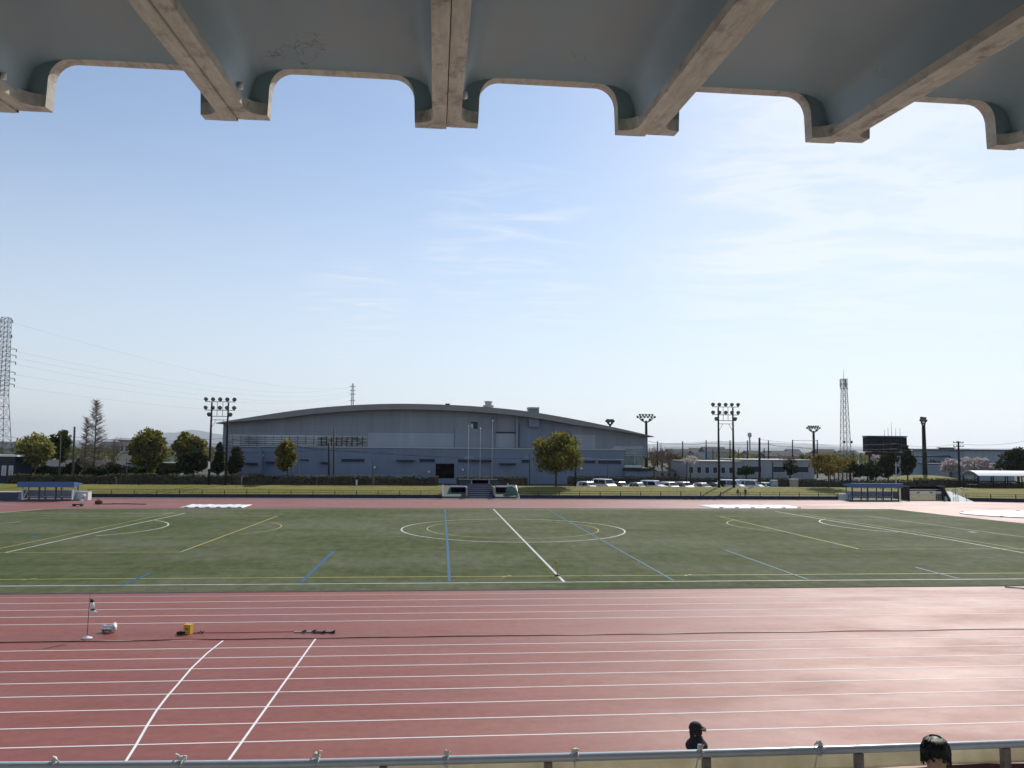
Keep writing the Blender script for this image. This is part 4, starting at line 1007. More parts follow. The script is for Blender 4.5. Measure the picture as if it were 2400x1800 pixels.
NG = 'net posts of the far ball ground'
netl = [(1541, 1034, 'net post between the hall end and the reddish trees'), (1600, 1034, 'net post above the first factory gable'), (1655, 1031.5, 'dark net post left of the right twin floodlight'), (1671, 1052, 'short net post just left of the right twin floodlight'),
        (1711, 1031.7, 'net post seen between the poles of the right twin floodlight'), (1731, 1053, 'short net post right of the right twin floodlight'), (1752, 1032, 'dark net post right of the right twin floodlight'), (1801, 1032, 'dark net post right of the thick utility pole'),
        (1857.5, 1031, 'net post that starts the horizontal net cable'), (1915.5, 1031, 'net post close beside the smaller floodlight mast'), (2000, 1056, 'short net post right of the radio mast'), (2140, 1052, 'thin net post beside the right corner of the scoreboard'), (1791, 1050, 'bracketed short post beside the thick utility pole')]
nets = []
for u, v, lb_ in netl:
    nets.append(pole('net_post', lb_, 'net post', u, v, 1110, 185, .17 if v < 1040 else .12, 'pole', 0, NG, zb=0))
p = P(1757, 1023, 300); root = thing('water_mast', 'pale distant mast with a round top beside the dark net posts', 'mast', (p.x, 300, 0))
g = MB(); g.tube([(0, 0, 0), (0, 0, p.z)], [.4, .3], 8); g.build('shaft', MT['curb'], root); g = MB(); g.lathe((0, 0, p.z - .4), (0, 0, 1), [(0, .3), (.4, .75), (1.6, .75), (2.0, .2)], 10); g.build('top_drum', MT['curb'], root)
def cable(label, pts, r=.02, sag=.4, group='overhead cables'):
    g = MB(); out = []
    for a, b_ in zip(pts, pts[1:]):
        for i in range(13):
            f = i / 12; q = Vector(a).lerp(Vector(b_), f); q.z -= sag * 4 * f * (1 - f); out.append(q)
    g.tube(out, r, 4); tag(g.build('overhead_cable', MT['cable']), label, 'cable', group)
cable('thick cable sagging along the front of the hall', [P(300, 1052, 122), P(699, 1046, 122), P(771, 1055, 121), P(1110, 1072, 123), P(1241, 1073, 123), P(1348.7, 1073, 122), P(1465, 1077, 124)], .035, .15)
cable('upper cable from the leaning pole past the coppery trees', [P(0, 1019, 119), P(174, 1024, 118.6), P(528, 1027, 122), P(782, 1043, 122)], .02, .5)
cable('middle cable from the leaning pole towards the hall', [P(0, 1037, 119), P(173, 1040, 118.6), P(489, 1040, 122), P(771, 1044, 121)], .02, .5)
cable('lower cable between the left trees', [P(0, 1051, 119), P(172, 1055, 118.6), P(500, 1058, 122), P(771, 1052, 121)], .025, .4)
cable('second cable drooping in front of the hall louvres', [P(782, 1050, 122), P(874, 1058, 123), P(1100, 1075, 124)], .03, .2)
cable('horizontal net cable right of the thin posts', [P(1857.5, 1032.5, 185), P(1915.5, 1032.5, 185)], .05, .05)
cable('long faint cable over the factory roofs', [P(1520, 1034, 185), P(1600, 1040, 185), P(1655, 1038, 185), P(1801, 1040, 185), P(1857, 1046, 185), P(2000, 1058, 185)], .04, .3)
cable('upper cable leading to the tall dark pole at right', [P(1780, 1030, 122), P(2100, 1040, 121.5), P(2246, 1040, 121), P(2420, 1030, 119)], .018, .5)
cable('lower cable leading to the tall dark pole at right', [P(1780, 1040, 122), P(2100, 1052, 121.5), P(2246, 1050, 121), P(2420, 1046, 119)], .018, .5)

# flag poles behind the central steps
for i, (u, vt, vb) in enumerate([(1097, 1040, 1112), (1125, 1006, 1112), (1153, 988, 1112)]):
    p = P(u, vb, 120.5); zt = P(u, vt if i else 1000, 120.5).z
    root = thing('flagpole', ['bare white flagpole, leftmost of the three behind the central steps', 'bare white flagpole, middle of the three behind the central steps', 'bare white flagpole, rightmost of the three behind the central steps'][i], 'flagpole', (p.x, 120.5, .1), 'flagpoles behind the central steps')
    g = MB(); g.tube([(0, 0, 0), (0, 0, zt - .1)], [.06, .04], 8); g.build('shaft', MT['cladlight'], root)
    g = MB(); g.lathe((0, 0, zt - .1), (0, 0, 1), [(0, .05), (.06, .1), (.14, .1), (.2, .02)], 8); g.build('finial', MT['alu'], root)
# ------------------------------------------------------------------ scoreboard and buildings
Ys = 165
sb = thing('scoreboard', 'large black scoreboard seen from behind on dark legs among trees', 'scoreboard', (P(2080, 1060, Ys).x, Ys, 0))
g = MB(); rect(g, 2034.5, 1024, 2126, 1059, Ys, 2.2); g.build('panel', MT['scoreboard'], sb, True, .05)
g = MB(); rect(g, 2033.5, 1021.5, 2127, 1023.6, Ys - .1, 2.4); g.build('top_edge', MT['slit'], sb, True)
g = MB(); rect(g, 2038, 1059.5, 2124, 1067, Ys + .2, 1.8); g.build('lower_panel', MT['scoreboard'], sb, True)
g = MB()
for v in (1031, 1038, 1045, 1052): rect(g, 2036, v, 2112, v + .7, Ys - .08, .07)
for u in (2052, 2070, 2088, 2106): rect(g, u, 1024.5, u + .7, 1058.5, Ys - .085, .07)
rect(g, 2112, 1024.5, 2113.2, 1058.5, Ys - .10, .09); g.build('panel_seam', MT['slit'], sb, True)
for u in (2042, 2118): 
    g = MB(); rect(g, u, 1067, u + 6, 1125, Ys + .6, 1.0); g.build('leg', MT['scoreboard'], sb, True)
for u, v in ((2072.5, 1006), (2081, 1002), (2089, 990), (2099, 1004), (2109, 1003)):
    a, b_ = P(u, v, Ys + 1), P(u, 1022, Ys + 1); g = MB(); g.bar((a.x, Ys + 1, b_.z - .3), (a.x, Ys + 1, a.z), .05, .03); g.build('aerial', MT['latticegrey'], sb, True)
def block(name, label, cat, u0, v0, u1, vb, Y, mt, depth=10, roof='flat', zb=0, roofm='tileroof', wins=0, rows=1, over=.3, group=None, winm='slit', door=None):
    x0, x1 = P(u0, v0, Y).x, P(u1, v0, Y).x; zt = P((u0 + u1) / 2, v0, Y).z; root = thing(name, label, cat, ((x0 + x1) / 2, Y, zb), group)
    H = zt - zb; W = x1 - x0; g = MB(); rh = 0
    if roof == 'gable': rh = min(2.0, H * .35)
    g.box(-W/2, 0, -.1, W/2, depth, H - rh); 
    g.build('wall', MT[mt], root)
    g = MB()
    if roof == 'gable': g.prismx([(-over, H - rh + .004), (depth + over, H - rh + .004), (depth / 2, H)], -W/2 - over, W/2 + over)
    else: g.box(-W/2 - over, -over, H + .004, W/2 + over, depth + over, H + .25)
    g.build('roof', MT[roofm], root)
    for r_ in range(rows):
        for i in range(wins):
            ww = W / wins * .5; x = -W/2 + W * (i + .5) / wins; zz = (H - rh) * ((r_ + .55) / rows) ; wh = min(1.3, (H - rh) / rows * .42)
            g = MB(); g.box(x - ww/2 - .06, -.04, zz - wh/2 - .06, x + ww/2 + .06, -.006, zz + wh/2 + .06); f = g.build('window', MT['alu'], root)
            g = MB(); g.box(x - ww/2, -.06, zz - wh/2, x + ww/2, -.042, zz + wh/2); g.build('pane', MT[winm], f)
    return root
block('factory_building', 'long low grey factory with a few windows behind the parked cars', 'factory', 1610, 1083, 1741, 1124, 170, 'housegrey', 14, 'flat', wins=7, roofm='hallroof', over=.2)
block('factory_building', 'plain taller grey factory block behind the thick utility pole', 'factory', 1742, 1080, 1908, 1124, 172, 'housegrey', 18, 'flat', wins=3, roofm='hallroof', over=.15)
block('factory_building', 'low grey shed with brown roof between hall and factory', 'shed', 1544, 1096, 1608, 1124, 178, 'housewall', 10, 'gable', wins=4)
block('warehouse', 'blue grey warehouse with flat dark roof behind the cherry trees', 'warehouse', 2259, 1056, 2375, 1110, 175, 'houseblue', 20, 'flat', wins=5, roofm='slit', over=.6)
block('rooftop_tank', 'grey tower shaped plant room left of the warehouse', 'tower', 2224, 1051, 2236, 1110, 185, 'houseblue', 4, 'flat', roofm='slit')
block('warehouse', 'low grey hall with vertical ribs right of the scoreboard', 'warehouse', 2165, 1070, 2222, 1112, 180, 'houseblue', 12, 'flat', roofm='slit')
block('fence_shed', 'dark blue slatted enclosure behind the thick floodlight mast', 'enclosure', 2178, 1089, 2224, 1110, 160, 'houseblue', 4, 'flat', roofm='slit', over=.05)
block('house', 'beige house with a dark roof behind the small bare tree', 'house', 281, 1034, 315, 1110, 190, 'beigewall', 10, 'flat', wins=3, rows=2, roofm='tileroof')
block('white_shed', 'white roofed open shed at the far left edge', 'shed', -30, 1070, 36, 1112, 124, 'slit', 5, 'flat', zb=.1, wins=4, winm='glaze', roofm='whiteboard', over=.5)
block('long_shed', 'low pale building running behind the left trees', 'building', 50, 1080, 300, 1116, 158, 'housegrey', 8, 'gable', wins=16, roofm='tileroof')
block('long_shed', 'low dark shed beneath the coppery trees', 'building', 300, 1088, 420, 1116, 150, 'housegrey', 8, 'flat', wins=9, roofm='slit')
rh_ = random.Random(31)
for i in range(46):
    left = i < 14; u = rh_.uniform(-20, 500) if left else rh_.uniform(1520, 2420); Y = rh_.uniform(330, 900); W = rh_.uniform(8, 26); H = rh_.uniform(4.5, 8.5); p = P(u, 1060, Y)
    g = MB(); root = thing('distant_house', 'small hazy house or shed far beyond the sports ground', 'house', (p.x, Y, 0), 'hazy houses on the horizon')
    g.box(-W/2, 0, 0, W/2, 9, H * .72); g.build('wall', MT[['housewall', 'housegrey', 'houseblue', 'beigewall'][i % 4]], root)
    g = MB(); g.prismx([(-.5, H * .72 + .01), (9.5, H * .72 + .01), (4.5, H)], -W/2 - .4, W/2 + .4); g.build('roof', MT['tileroof'], root)
g = MB(); vs = []
for i in range(21):
    for j in range(7):
        f, h_ = i / 20, j / 6; vs.append((P(2120, 1118, 140).x + 16 * f, 134 + 16 * h_, .03 + 2.1 * math.sin(math.pi * f) ** .6 * math.sin(math.pi * (.12 + .5 * h_)) * (h_ > 0)))
g.add(vs, [(i*7+j, (i+1)*7+j, (i+1)*7+j+1, i*7+j+1) for i in range(20) for j in range(6)], True); struct('lawn_mound', g, MT['lawn'])
# far woods as one mass
lb = MB(); rr = random.Random(8)
for i in range(7000):
    u = rr.uniform(-40, 2440); Y = rr.choice([260, 330, 450, 600]) + rr.uniform(-20, 20); x = P(u, 1060, Y).x
    h = (2.6 + 2.6 * mnoise.noise(Vector((x * .03, Y * .02, 0)))) ; 
    if h < .6: continue
    quadleaf(lb, Vector((x, Y, rr.uniform(.2, h + 1.6))), Y * .0035, rr)
tag(lb.build('far_woods', MT['l_mid']), 'distant strip of trees and scrub beyond the sports ground', 'trees', kind='stuff')

# ------------------------------------------------------------------ parked cars
def car(label, kind, paint, uc, Y, rot, loc=None):
    """local: +y is the nose; wheels on z=0"""
    dims = {'hatch': (1.66, 3.9, 1.50), 'van': (1.72, 4.5, 1.92), 'sedan': (1.72, 4.5, 1.42), 'suv': (1.78, 4.5, 1.72)}[kind]
    W, Ln, H = dims; h2 = Ln / 2; belt = H * .56
    prof = {'hatch': [(-h2, .35), (-h2, belt), (-h2 + .25, H - .08), (-h2 + .6, H), (.35, H), (1.0, belt + .08), (h2 - .25, belt - .15), (h2, .62), (h2, .3)],
            'van': [(-h2, .35), (-h2, belt), (-h2 + .12, H - .08), (-h2 + .35, H), (.95, H), (1.55, belt + .12), (h2 - .2, belt - .1), (h2, .7), (h2, .3)],
            'sedan': [(-h2, .35), (-h2, belt - .02), (-h2 + .55, belt + .06), (-h2 + 1.2, H - .03), (-.55, H), (.3, H - .03), (1.05, belt + .06), (h2 - .2, belt - .14), (h2, .6), (h2, .3)],
            'suv': [(-h2, .4), (-h2, belt), (-h2 + .22, H - .07), (-h2 + .5, H), (.45, H), (1.15, belt + .1), (h2 - .2, belt - .08), (h2, .75), (h2, .35)]}[kind]
    p = P(uc, 1140, Y); root = thing('parked_car', label, 'car', (p.x, Y, .02), 'cars parked behind the bank'); root.rotation_euler = (0, 0, rot)
    g = MB(); n_ = len(prof); rows = []
    def half(zz): return W / 2 * (1 - .16 * max(0, (zz - belt) / (H - belt)) ** 1.2) * (1 if zz > .5 else .97)
    vs = [(-half(zz), y, zz) for y, zz in prof] + [(half(zz), y, zz) for y, zz in prof]
    g.add(vs, [tuple(range(n_)), tuple(range(n_, 2 * n_))[::-1]] + [(i, i + n_, (i + 1) % n_ + n_, (i + 1) % n_) for i in range(n_)])
    g.build('body', MT[paint], root, bevel=.06)
    def glasspatch(name, a, b_, ins=.08, off=.012):
        (ya, za), (yb, zb_) = a, b_; nrm = Vector((0, zb_ - za, -(yb - ya))).normalized()
        if nrm.z < 0: nrm = -nrm
        fa, fb = .08, .90; A = Vector((0, ya + (yb - ya) * fa, za + (zb_ - za) * fa)) + nrm * off; B = Vector((0, ya + (yb - ya) * fb, za + (zb_ - za) * fb)) + nrm * off
        g = MB(); wa, wb_ = half(A.z) - ins, half(B.z) - ins
        q = [(-wa, A.y, A.z), (wa, A.y, A.z), (wb_, B.y, B.z), (-wb_, B.y, B.z)]; q2 = [(x, y - nrm.y * .01, zz - nrm.z * .01) for x, y, zz in q]
        g.add(q + q2, [(0, 1, 2, 3), (7, 6, 5, 4), (0, 4, 5, 1), (1, 5, 6, 2), (2, 6, 7, 3), (3, 7, 4, 0)]); g.build(name, MT['carglass'], root)
    top = [i for i in range(n_) if prof[i][1] > H - .04]; f_ = top[-1]; b0 = top[0]
    glasspatch('windscreen', prof[f_ + 1], prof[f_])
    if kind == 'sedan': glasspatch('rear_window', prof[2], prof[3])
    else: glasspatch('rear_window', prof[1], prof[2], .1)
    yb0 = prof[b0][0] - .05; yf = prof[f_][0]; yfb = prof[f_ + 1][0]
    for s in (-1, 1):
        cuts = [yb0 + .12, (yb0 + yf) / 2 - .05, yf + .12]
        for a, b_ in zip(cuts, cuts[1:]):
            g = MB(); z0, z1 = belt + .05, H - .14; ex = (yfb - yf) * .55 if b_ == cuts[-1] else 0
            pts = [(a + .05, z0), (b_ - .05 + ex, z0), (b_ - .05, z1), (a + .05, z1)]
            o_ = [(s * (half(zz) + .014), y, zz) for y, zz in pts]; i_ = [(s * (half(zz) - .01), y, zz) for y, zz in pts]
            g.add(o_ + i_, [(0, 1, 2, 3), (7, 6, 5, 4), (0, 4, 5, 1), (1, 5, 6, 2), (2, 6, 7, 3), (3, 7, 4, 0)]); g.build('side_window', MT['carglass'], root)
        for y in (-h2 + .8, h2 - .85):
            g = MB(); g.lathe((s * (W / 2 - .17), y, .31), (s, 0, 0), [(0, .26), (.03, .31), (.16, .31), (.19, .27)], 16); wq = g.build('wheel', MT['tyre'], root)
            g = MB(); g.lathe((s * (W / 2 + .022), y, .31), (s, 0, 0), [(0, .20), (.01, .19), (.015, .05)], 12); g.build('rim', MT['alu'], wq)
        g = MB(); g.box(s * (W / 2 - .42), h2 - .06, .66, s * (W / 2 - .06), h2 + .012, .82); g.build('headlight', MT['carlight'], root, bevel=.02)
        g = MB(); g.box(s * (W / 2 - .2), -h2 - .012, belt - .3, s * (W / 2 - .04), -h2 + .06, belt - .02); g.build('tail_light', MT['taillight'], root, bevel=.02)
        g = MB(); g.box(s * (W / 2 + .0), yfb - .35, belt + .02, s * (W / 2 + .17), yfb - .22, belt + .16); g.build('mirror', MT[paint], root, bevel=.03)
    g = MB(); g.box(-W / 2 + .1, h2 - .05, .34, W / 2 - .1, h2 + .02, .5); g.box(-W/2 + .1, -h2 - .02, .38, W/2 - .1, -h2 + .05, .54); g.build('bumper', MT['cardark'], root)
    return root
CARS = [('white hatchback behind the green net of the central steps', 'hatch', 'carwhite', 1195, 122.5, 205),
        ('small white hatchback, first parked car right of the wide tree', 'hatch', 'carwhite', 1379, 122, 215),
        ('tall white minivan, second parked car right of the wide tree', 'van', 'carwhite', 1417, 122.2, 205),
        ('dark hatchback between the tall minivan and the silver sedan', 'hatch', 'cardark', 1454, 122, 212),
        ('silver sedan left of the white sport utility car', 'sedan', 'carsilver', 1496, 121.8, 220),
        ('white sport utility car, roughly in the middle of the parked row', 'suv', 'carwhite', 1533, 122, 222),
        ('white hatchback left of the slim lamp post', 'hatch', 'carwhite', 1571, 122.2, 206),
        ('silver hatchback with its dark windows right of the slim lamp post', 'hatch', 'carsilver', 1605, 122.3, 204),
        ('low silver sedan left of the floodlight poles', 'sedan', 'carsilver', 1646, 122, 214),
        ('low dark sedan just behind the left pole of the right floodlight', 'sedan', 'cardark', 1680, 122.2, 208),
        ('white van standing between the two poles of the right floodlight', 'van', 'carwhite', 1716, 121.9, 222),
        ('long white van right of the right floodlight poles', 'van', 'carwhite', 1758, 121.9, 226),
        ('low white hatchback at the right end of the parked row', 'hatch', 'carwhite', 1794, 122.2, 210)]
for lb_, kind, paint, uc, Y, rot in CARS: car(lb_, kind, paint, uc, Y, R(rot))
p = P(1816, 1140, 121); vm = thing('vending_machine', 'pale blue vending machine right of the parked cars', 'vending machine', (p.x, 121, .1))
g = MB(); g.box(-.55, 0, 0, .55, .75, 1.83); g.build('cabinet', MT['houseblue'], vm, bevel=.03); g = MB(); g.box(-.45, -.03, .9, .3, -.004, 1.7); g.build('display_window', MT['glaze'], vm); g = MB(); g.box(-.4, -.03, .25, .3, -.004, .45); g.build('tray', MT['dark'], vm)
p = P(1862, 1140, 120.6); g = MB(); g.box(p.x - .55, 120.4, .05, p.x + .55, 121.2, 2.05); gp_ = thing('gate_pillar', 'short grey concrete pillar between two dark hedges', 'pillar', (p.x, 121, .05)); g.build('shaft', MT['concrete'], gp_, True, .03)
g = MB(); g.box(p.x - .65, 120.3, 2.053, p.x + .65, 121.3, 2.15); g.build('cap', MT['curb'], gp_, True, .02)
p = P(836, 1130, 117.3); g = MB(); wp = thing('marker_post', 'small white marker post on the bank in front of the hall', 'post', (p.x, 117.3, 1.0)); g.box(p.x - .11, 117.2, .9, p.x + .11, 117.4, 1.78); g.build('post', MT['white'], wp, True, .02)
g = MB(); g.box(p.x - .115, 117.195, 1.66, p.x + .115, 117.405, 1.7); g.build('band', MT['curb'], wp, True)

# ------------------------------------------------------------------ low fence along the far straight
def fencerun(label, u0, u1, Y0, Y1, h=1.05, nseg=None):
    a, b_ = P(u0, 1166, Y0), P(u1, 1166, Y1); L_ = (b_ - a).length; n_ = nseg or max(2, round(L_ / 2.8))
    root = thing('low_fence', label, 'fence', ((a.x + b_.x) / 2, (Y0 + Y1) / 2, 0))
    A, B = Vector((a.x, Y0, 0)), Vector((b_.x, Y1, 0)); d = (B - A).normalized(); nn = Vector((-d.y, d.x, 0)) * .1
    g = MB(); vs = []
    for q in (A, B):
        for s, zz in ((-1, 0), (-1, .50), (1, .50), (1, 0)): vs.append(q + nn * s + Vector((0, 0, zz)))
    g.add(vs, [(0, 4, 5, 1), (1, 5, 6, 2), (2, 6, 7, 3), (0, 1, 2, 3), (7, 6, 5, 4)]); g.build('base_wall', MT['slit'], root, True)  # near-black colour paints the shaded face of a low concrete wall
    for i in range(n_ + 1):
        q = A.lerp(B, i / n_); g = MB(); g.bar(q + Vector((0, 0, .503)), q + Vector((0, 0, h)), .05, n=6); g.build('post', MT['darksteel'], root, True)
    for zz in (h - .02, .72):
        g = MB(); g.bar(A + Vector((0, 0, zz)), B + Vector((0, 0, zz)), .022, n=4); g.build('rail', MT['darksteel'], root, True)
    g = MB(); k_ = int(L_ / .16)
    for i in range(k_ + 1):
        q = A.lerp(B, i / k_); g.bar(q + Vector((0, 0, .505)), q + Vector((0, 0, h)), .010, n=3)
    g.build('mesh_wires', MT['darksteel'], root, True)
fencerun('low dark fence from the left shelter to the central steps', 206, 1036, 103.2, 103.4)
fencerun('low dark fence from the central steps to the right shelter', 1214, 1964, 103.4, 103.0)
fencerun('low dark fence right of the entrance ramp', 2264, 2440, 101.2, 99.0)

# ------------------------------------------------------------------ shelters
def shelter(label, u0, u1, vt, Yf, depth, H, nbay, seed, tall_roof=.75, left=True):
    x0, x1 = P(u0, 1150, Yf).x, P(u1, 1150, Yf).x; W = x1 - x0; root = thing('team_shelter', label, 'shelter', ((x0 + x1) / 2, Yf, 0), 'blue roofed team shelters')
    g = MB(); g.prismx([(-.5, H), (depth + .3, H - .25), (depth + .3, H - .33), (-.45, H - .62), (-.5, H - .62)], -W/2 - .25, W/2 + .25); g.build('roof', MT['blueroof'], root, bevel=.03)
    for i in range(nbay + 1):
        x = -W/2 + .12 + (W - .24) * i / nbay
        g = MB(); g.box(x - .07, 0, 0, x + .07, .14, H - .63); g.build('post', MT['bluesteel' if 0 < i < nbay or not left else 'whiteboard'], root)
        g = MB(); g.box(x - .05, depth - .1, 0, x + .05, depth, H - .36); g.build('rear_post', MT['bluesteel'], root)
    for i in range(nbay):
        xa, xb = -W/2 + .2 + (W - .24) * i / nbay, -W/2 + .04 + (W - .24) * (i + 1) / nbay
        g = MB(); g.box(xa, depth - .07, .25, xb, depth - .04, 1.12); g.build('back_panel', MT['polycarb'], root)
        g = MB(); g.box(xa, depth - .08, 1.14, xb, depth - .03, 1.24); g.build('back_rail', MT['alu'], root)
        g = MB(); g.box(xa + .1, depth - .75, .40, xb - .1, depth - .35, .45); bq = g.build('bench', MT['whiteboard'], root)
        for x in (xa + .3, xb - .3):
            g = MB(); g.box(x - .03, depth - .6, .0, x + .03, depth - .5, .398); g.build('bench_leg', MT['darksteel'], bq)
    g = MB(); g.box(-W/2 - .2, -.25, 0, W/2 + .2, depth + .2, .10); g.build('floor_slab', MT['bluesteel'], root)
    for s in (-1, 1):
        g = MB(); g.box(s * (W/2 - .09), .25, .2, s * (W/2 - .06), depth - .2, 1.2); g.build('side_panel', MT['polycarb'], root)
    return root
shelter('blue roofed team shelter at the far left beside the track', 50, 172, 1126, 97.5, 1.5, 2.20, 3, 1)
shelter('blue roofed team shelter at right beside the entrance gate', 1996, 2108, 1132, 102.0, 1.7, 2.35, 3, 2, left=False)
def solidbox(name, label, cat, u0, v0, u1, v1, Y, mt, d=.5, extra=None):
    x0, x1 = P(u0, v1, Y).x, P(u1, v1, Y).x; zt = P((u0+u1)/2, v0, Y).z; root = thing(name, label, cat, ((x0+x1)/2, Y, 0)); W = x1 - x0
    g = MB(); g.box(-W/2, 0, 0, W/2, d, zt - .05); g.build('body', MT[mt], root, bevel=.02)
    g = MB(); g.box(-W/2 - .03, -.03, zt - .047, W/2 + .03, d + .03, zt); g.build('lid', MT['curb'], root); return root
solidbox('equipment_box', 'white equipment box at the right end of the left shelter', 'box', 174, 1152, 206, 1166.5, 98.5, 'whiteboard', 1.0)
solidbox('equipment_box', 'white equipment box at the left end of the right shelter', 'box', 1966, 1158, 1992, 1172, 103.2, 'whiteboard', 1.0)
solidbox('equipment_box', 'dark blue covered stack at the far left edge', 'box', -14, 1153, 42, 1166, 98, 'bluesteel', 1.2)
# curved roof shelter, upper right
Yv = 118; x0, x1 = P(2293, 1118, Yv).x, P(2375, 1118, Yv).x; zr, ze = P(2340, 1104, Yv).z, P(2340, 1118, Yv).z; W = x1 - x0
vt_ = thing('curved_roof_shelter', 'open shelter with shiny white curved roof and brown gable', 'shelter', ((x0 + x1) / 2, Yv, 1.0))
g = MB(); pr = [(Yv + 4.4 * i / 12, ze + (zr - ze) * math.sin(math.pi * (.08 + .84 * i / 12))) for i in range(13)]; pr2 = [(y, zz - .09) for y, zz in pr[::-1]]
g.prismx(pr + pr2, x0, x1 + 4.5); g.build('roof', MT['tarp'], vt_, True)
g = MB(); g.prismx([(Yv + .1, ze - .1)] + [(y, zz - .1) for y, zz in pr[1:-1]] + [(Yv + 4.3, ze - .1)], x1 + 4.52, x1 + 4.6); g.build('gable', MT['pole'], vt_, True)
for i in range(5):
    x = x0 + .3 + (W + 3.8) * i / 4
    for y in (Yv + .3, Yv + 4.0):
        g = MB(); g.box(x - .06, y - .06, .9, x + .06, y + .06, ze + .1); g.build('post', MT['pole'], vt_, True)
g = MB(); g.box(x0 + .4, Yv + 3.0, 1.0, x1 + 4, Yv + 3.4, 1.45); g.build('bench', MT['darksteel'], vt_, True)
# pergola under yellow tree (dark canopy with slim posts)
Yg = 127; x0, x1 = P(1944, 1108, Yg).x, P(1998, 1108, Yg).x
pgl = thing('pergola', 'dark flat pergola on slim posts behind the yellow tree', 'pergola', ((x0 + x1) / 2, Yg, .1)); zt = P(1970, 1104.5, Yg).z
g = MB(); g.box(x0, Yg, zt - .25, x1, Yg + 3, zt); 
for i in range(9): g.box(x0 + (x1 - x0) * i / 8.6, Yg - .3, zt + .003, x0 + (x1 - x0) * i / 8.6 + .08, Yg + 3.3, zt + .12)
g.build('canopy', MT['darksteel'], pgl, True)
for i in range(6):
    g = MB(); x = x0 + .2 + (x1 - x0 - .4) * i / 5; g.box(x - .07, Yg + .1, .1, x + .07, Yg + .24, zt - .253); g.build('post', MT['darksteel'], pgl, True)

# ------------------------------------------------------------------ entrance gate and ramp at right
Ye = 101.6
gt = thing('entrance_gate', 'dark framed entrance gate with white barred panels right of the shelter', 'gate', (P(2170, 1170, Ye).x, Ye, 0))
gx0, gx1 = P(2131, 1170, Ye).x, P(2212, 1170, Ye).x
g = MB(); rect(g, 2129, 1141, 2214, 1150.5, Ye + 1.5, .3, 1.0); g.build('lintel', MT['dark'], gt, True)
g = MB(); rect(g, 2131, 1146.5, 2208, 1148, Ye + 1.42, .06); g.build('lintel_strip', MT['alu'], gt, True)
for u in (2129.5, 2213):
    g = MB(); rect(g, u, 1140, u + 2.6, 1174, Ye + .6, .3, 1.5); g.build('jamb', MT['darksteel'], gt, True)
for i in range(5):
    u0 = 2133 + i * 15.4; g = MB(); rect(g, u0, 1151.6, u0 + 13.4, 1157, Ye + 1.2, .05); f = g.build('white_panel', MT['white'], gt, True)
    if i in (1, 3): 
        g = MB(); rect(g, u0 + 1, 1152.4, u0 + 7, 1156, Ye + 1.16, .03); g.build('panel_mark', MT['polycarb'], f, True)
g = MB()
for v in (1158.5, 1163, 1167.5): rect(g, 2132, v, 2210, v + .7, Ye + 1.18, .04)
for i in range(20): rect(g, 2132.5 + i * 4.05, 1157.2, 2133.2 + i * 4.05, 1172, Ye + 1.12, .04)
g.build('bars', MT['alu'], gt, True)
g = MB(); a_ = P(2212, 1142, Ye + 1.4); b_ = P(2224, 1174, Ye - .6); g.add([(a_.x, Ye + 1.6, 0), (b_.x, Ye - .8, 0), (b_.x, Ye - .8, .35), (a_.x, Ye + 1.6, 1.9), (a_.x + .14, Ye + 1.6, 0), (b_.x + .14, Ye - .8, 0), (b_.x + .14, Ye - .8, .35), (a_.x + .14, Ye + 1.6, 1.9)],
    [(0, 1, 2, 3), (7, 6, 5, 4), (0, 4, 5, 1), (1, 5, 6, 2), (2, 6, 7, 3), (3, 7, 4, 0)]); g.build('side_wing', MT['darksteel'], gt, True)
rw = thing('retaining_wall', 'pale sloping concrete wing wall right of the entrance gate', 'wall', (P(2240, 1165, Ye).x, Ye, 0))
g = MB(); x0, x1 = P(2225, 1165, 101.2).x, P(2258, 1175, 101.2).x; z1 = P(2240, 1152, 103).z
g.add([(x0, 100.8, 0), (x1 + .5, 99.6, 0), (x1 - .3, 103.6, z1), (x0, 103.6, z1), (x0, 104, 0), (x1 - .3, 104, 0)], [(0, 1, 2, 3), (0, 3, 4), (1, 5, 2), (2, 5, 4, 3), (0, 4, 5, 1)]); g.build('sloping_face', MT['whiteboard'], rw, True)
for u in (2236, 2241, 2246):
    q = P(u, 1160, 101.9); g = MB(); g.box(q.x - .03, 102.0, .75, q.x + .03, 102.1, 1.75); g.build('rail_post', MT['taillight'] if u == 2241 else MT['alu'], rw, True)
g = MB(); q0, q1 = P(2214, 1150, 106), P(2256, 1146, 108); 
for k_ in (0, .3, .6): g.bar((q0.x, 106, q0.z - k_), (q1.x, 108, q1.z + .2 - k_), .035, n=6)
hrl = thing('handrail', 'white handrail running up the bank above the wing wall', 'handrail', (q0.x, 106, 0)); g.build('rails', MT['whiteboard'], hrl, True)
for f in (0, .5, 1):
    g = MB(); x = q0.x + (q1.x - q0.x) * f; y = 106 + 2 * f; g.bar((x, y, zbank(y) - .1), (x, y, q0.z + (q1.z + .2 - q0.z) * f), .04, n=6); g.build('post', MT['whiteboard'], hrl, True)

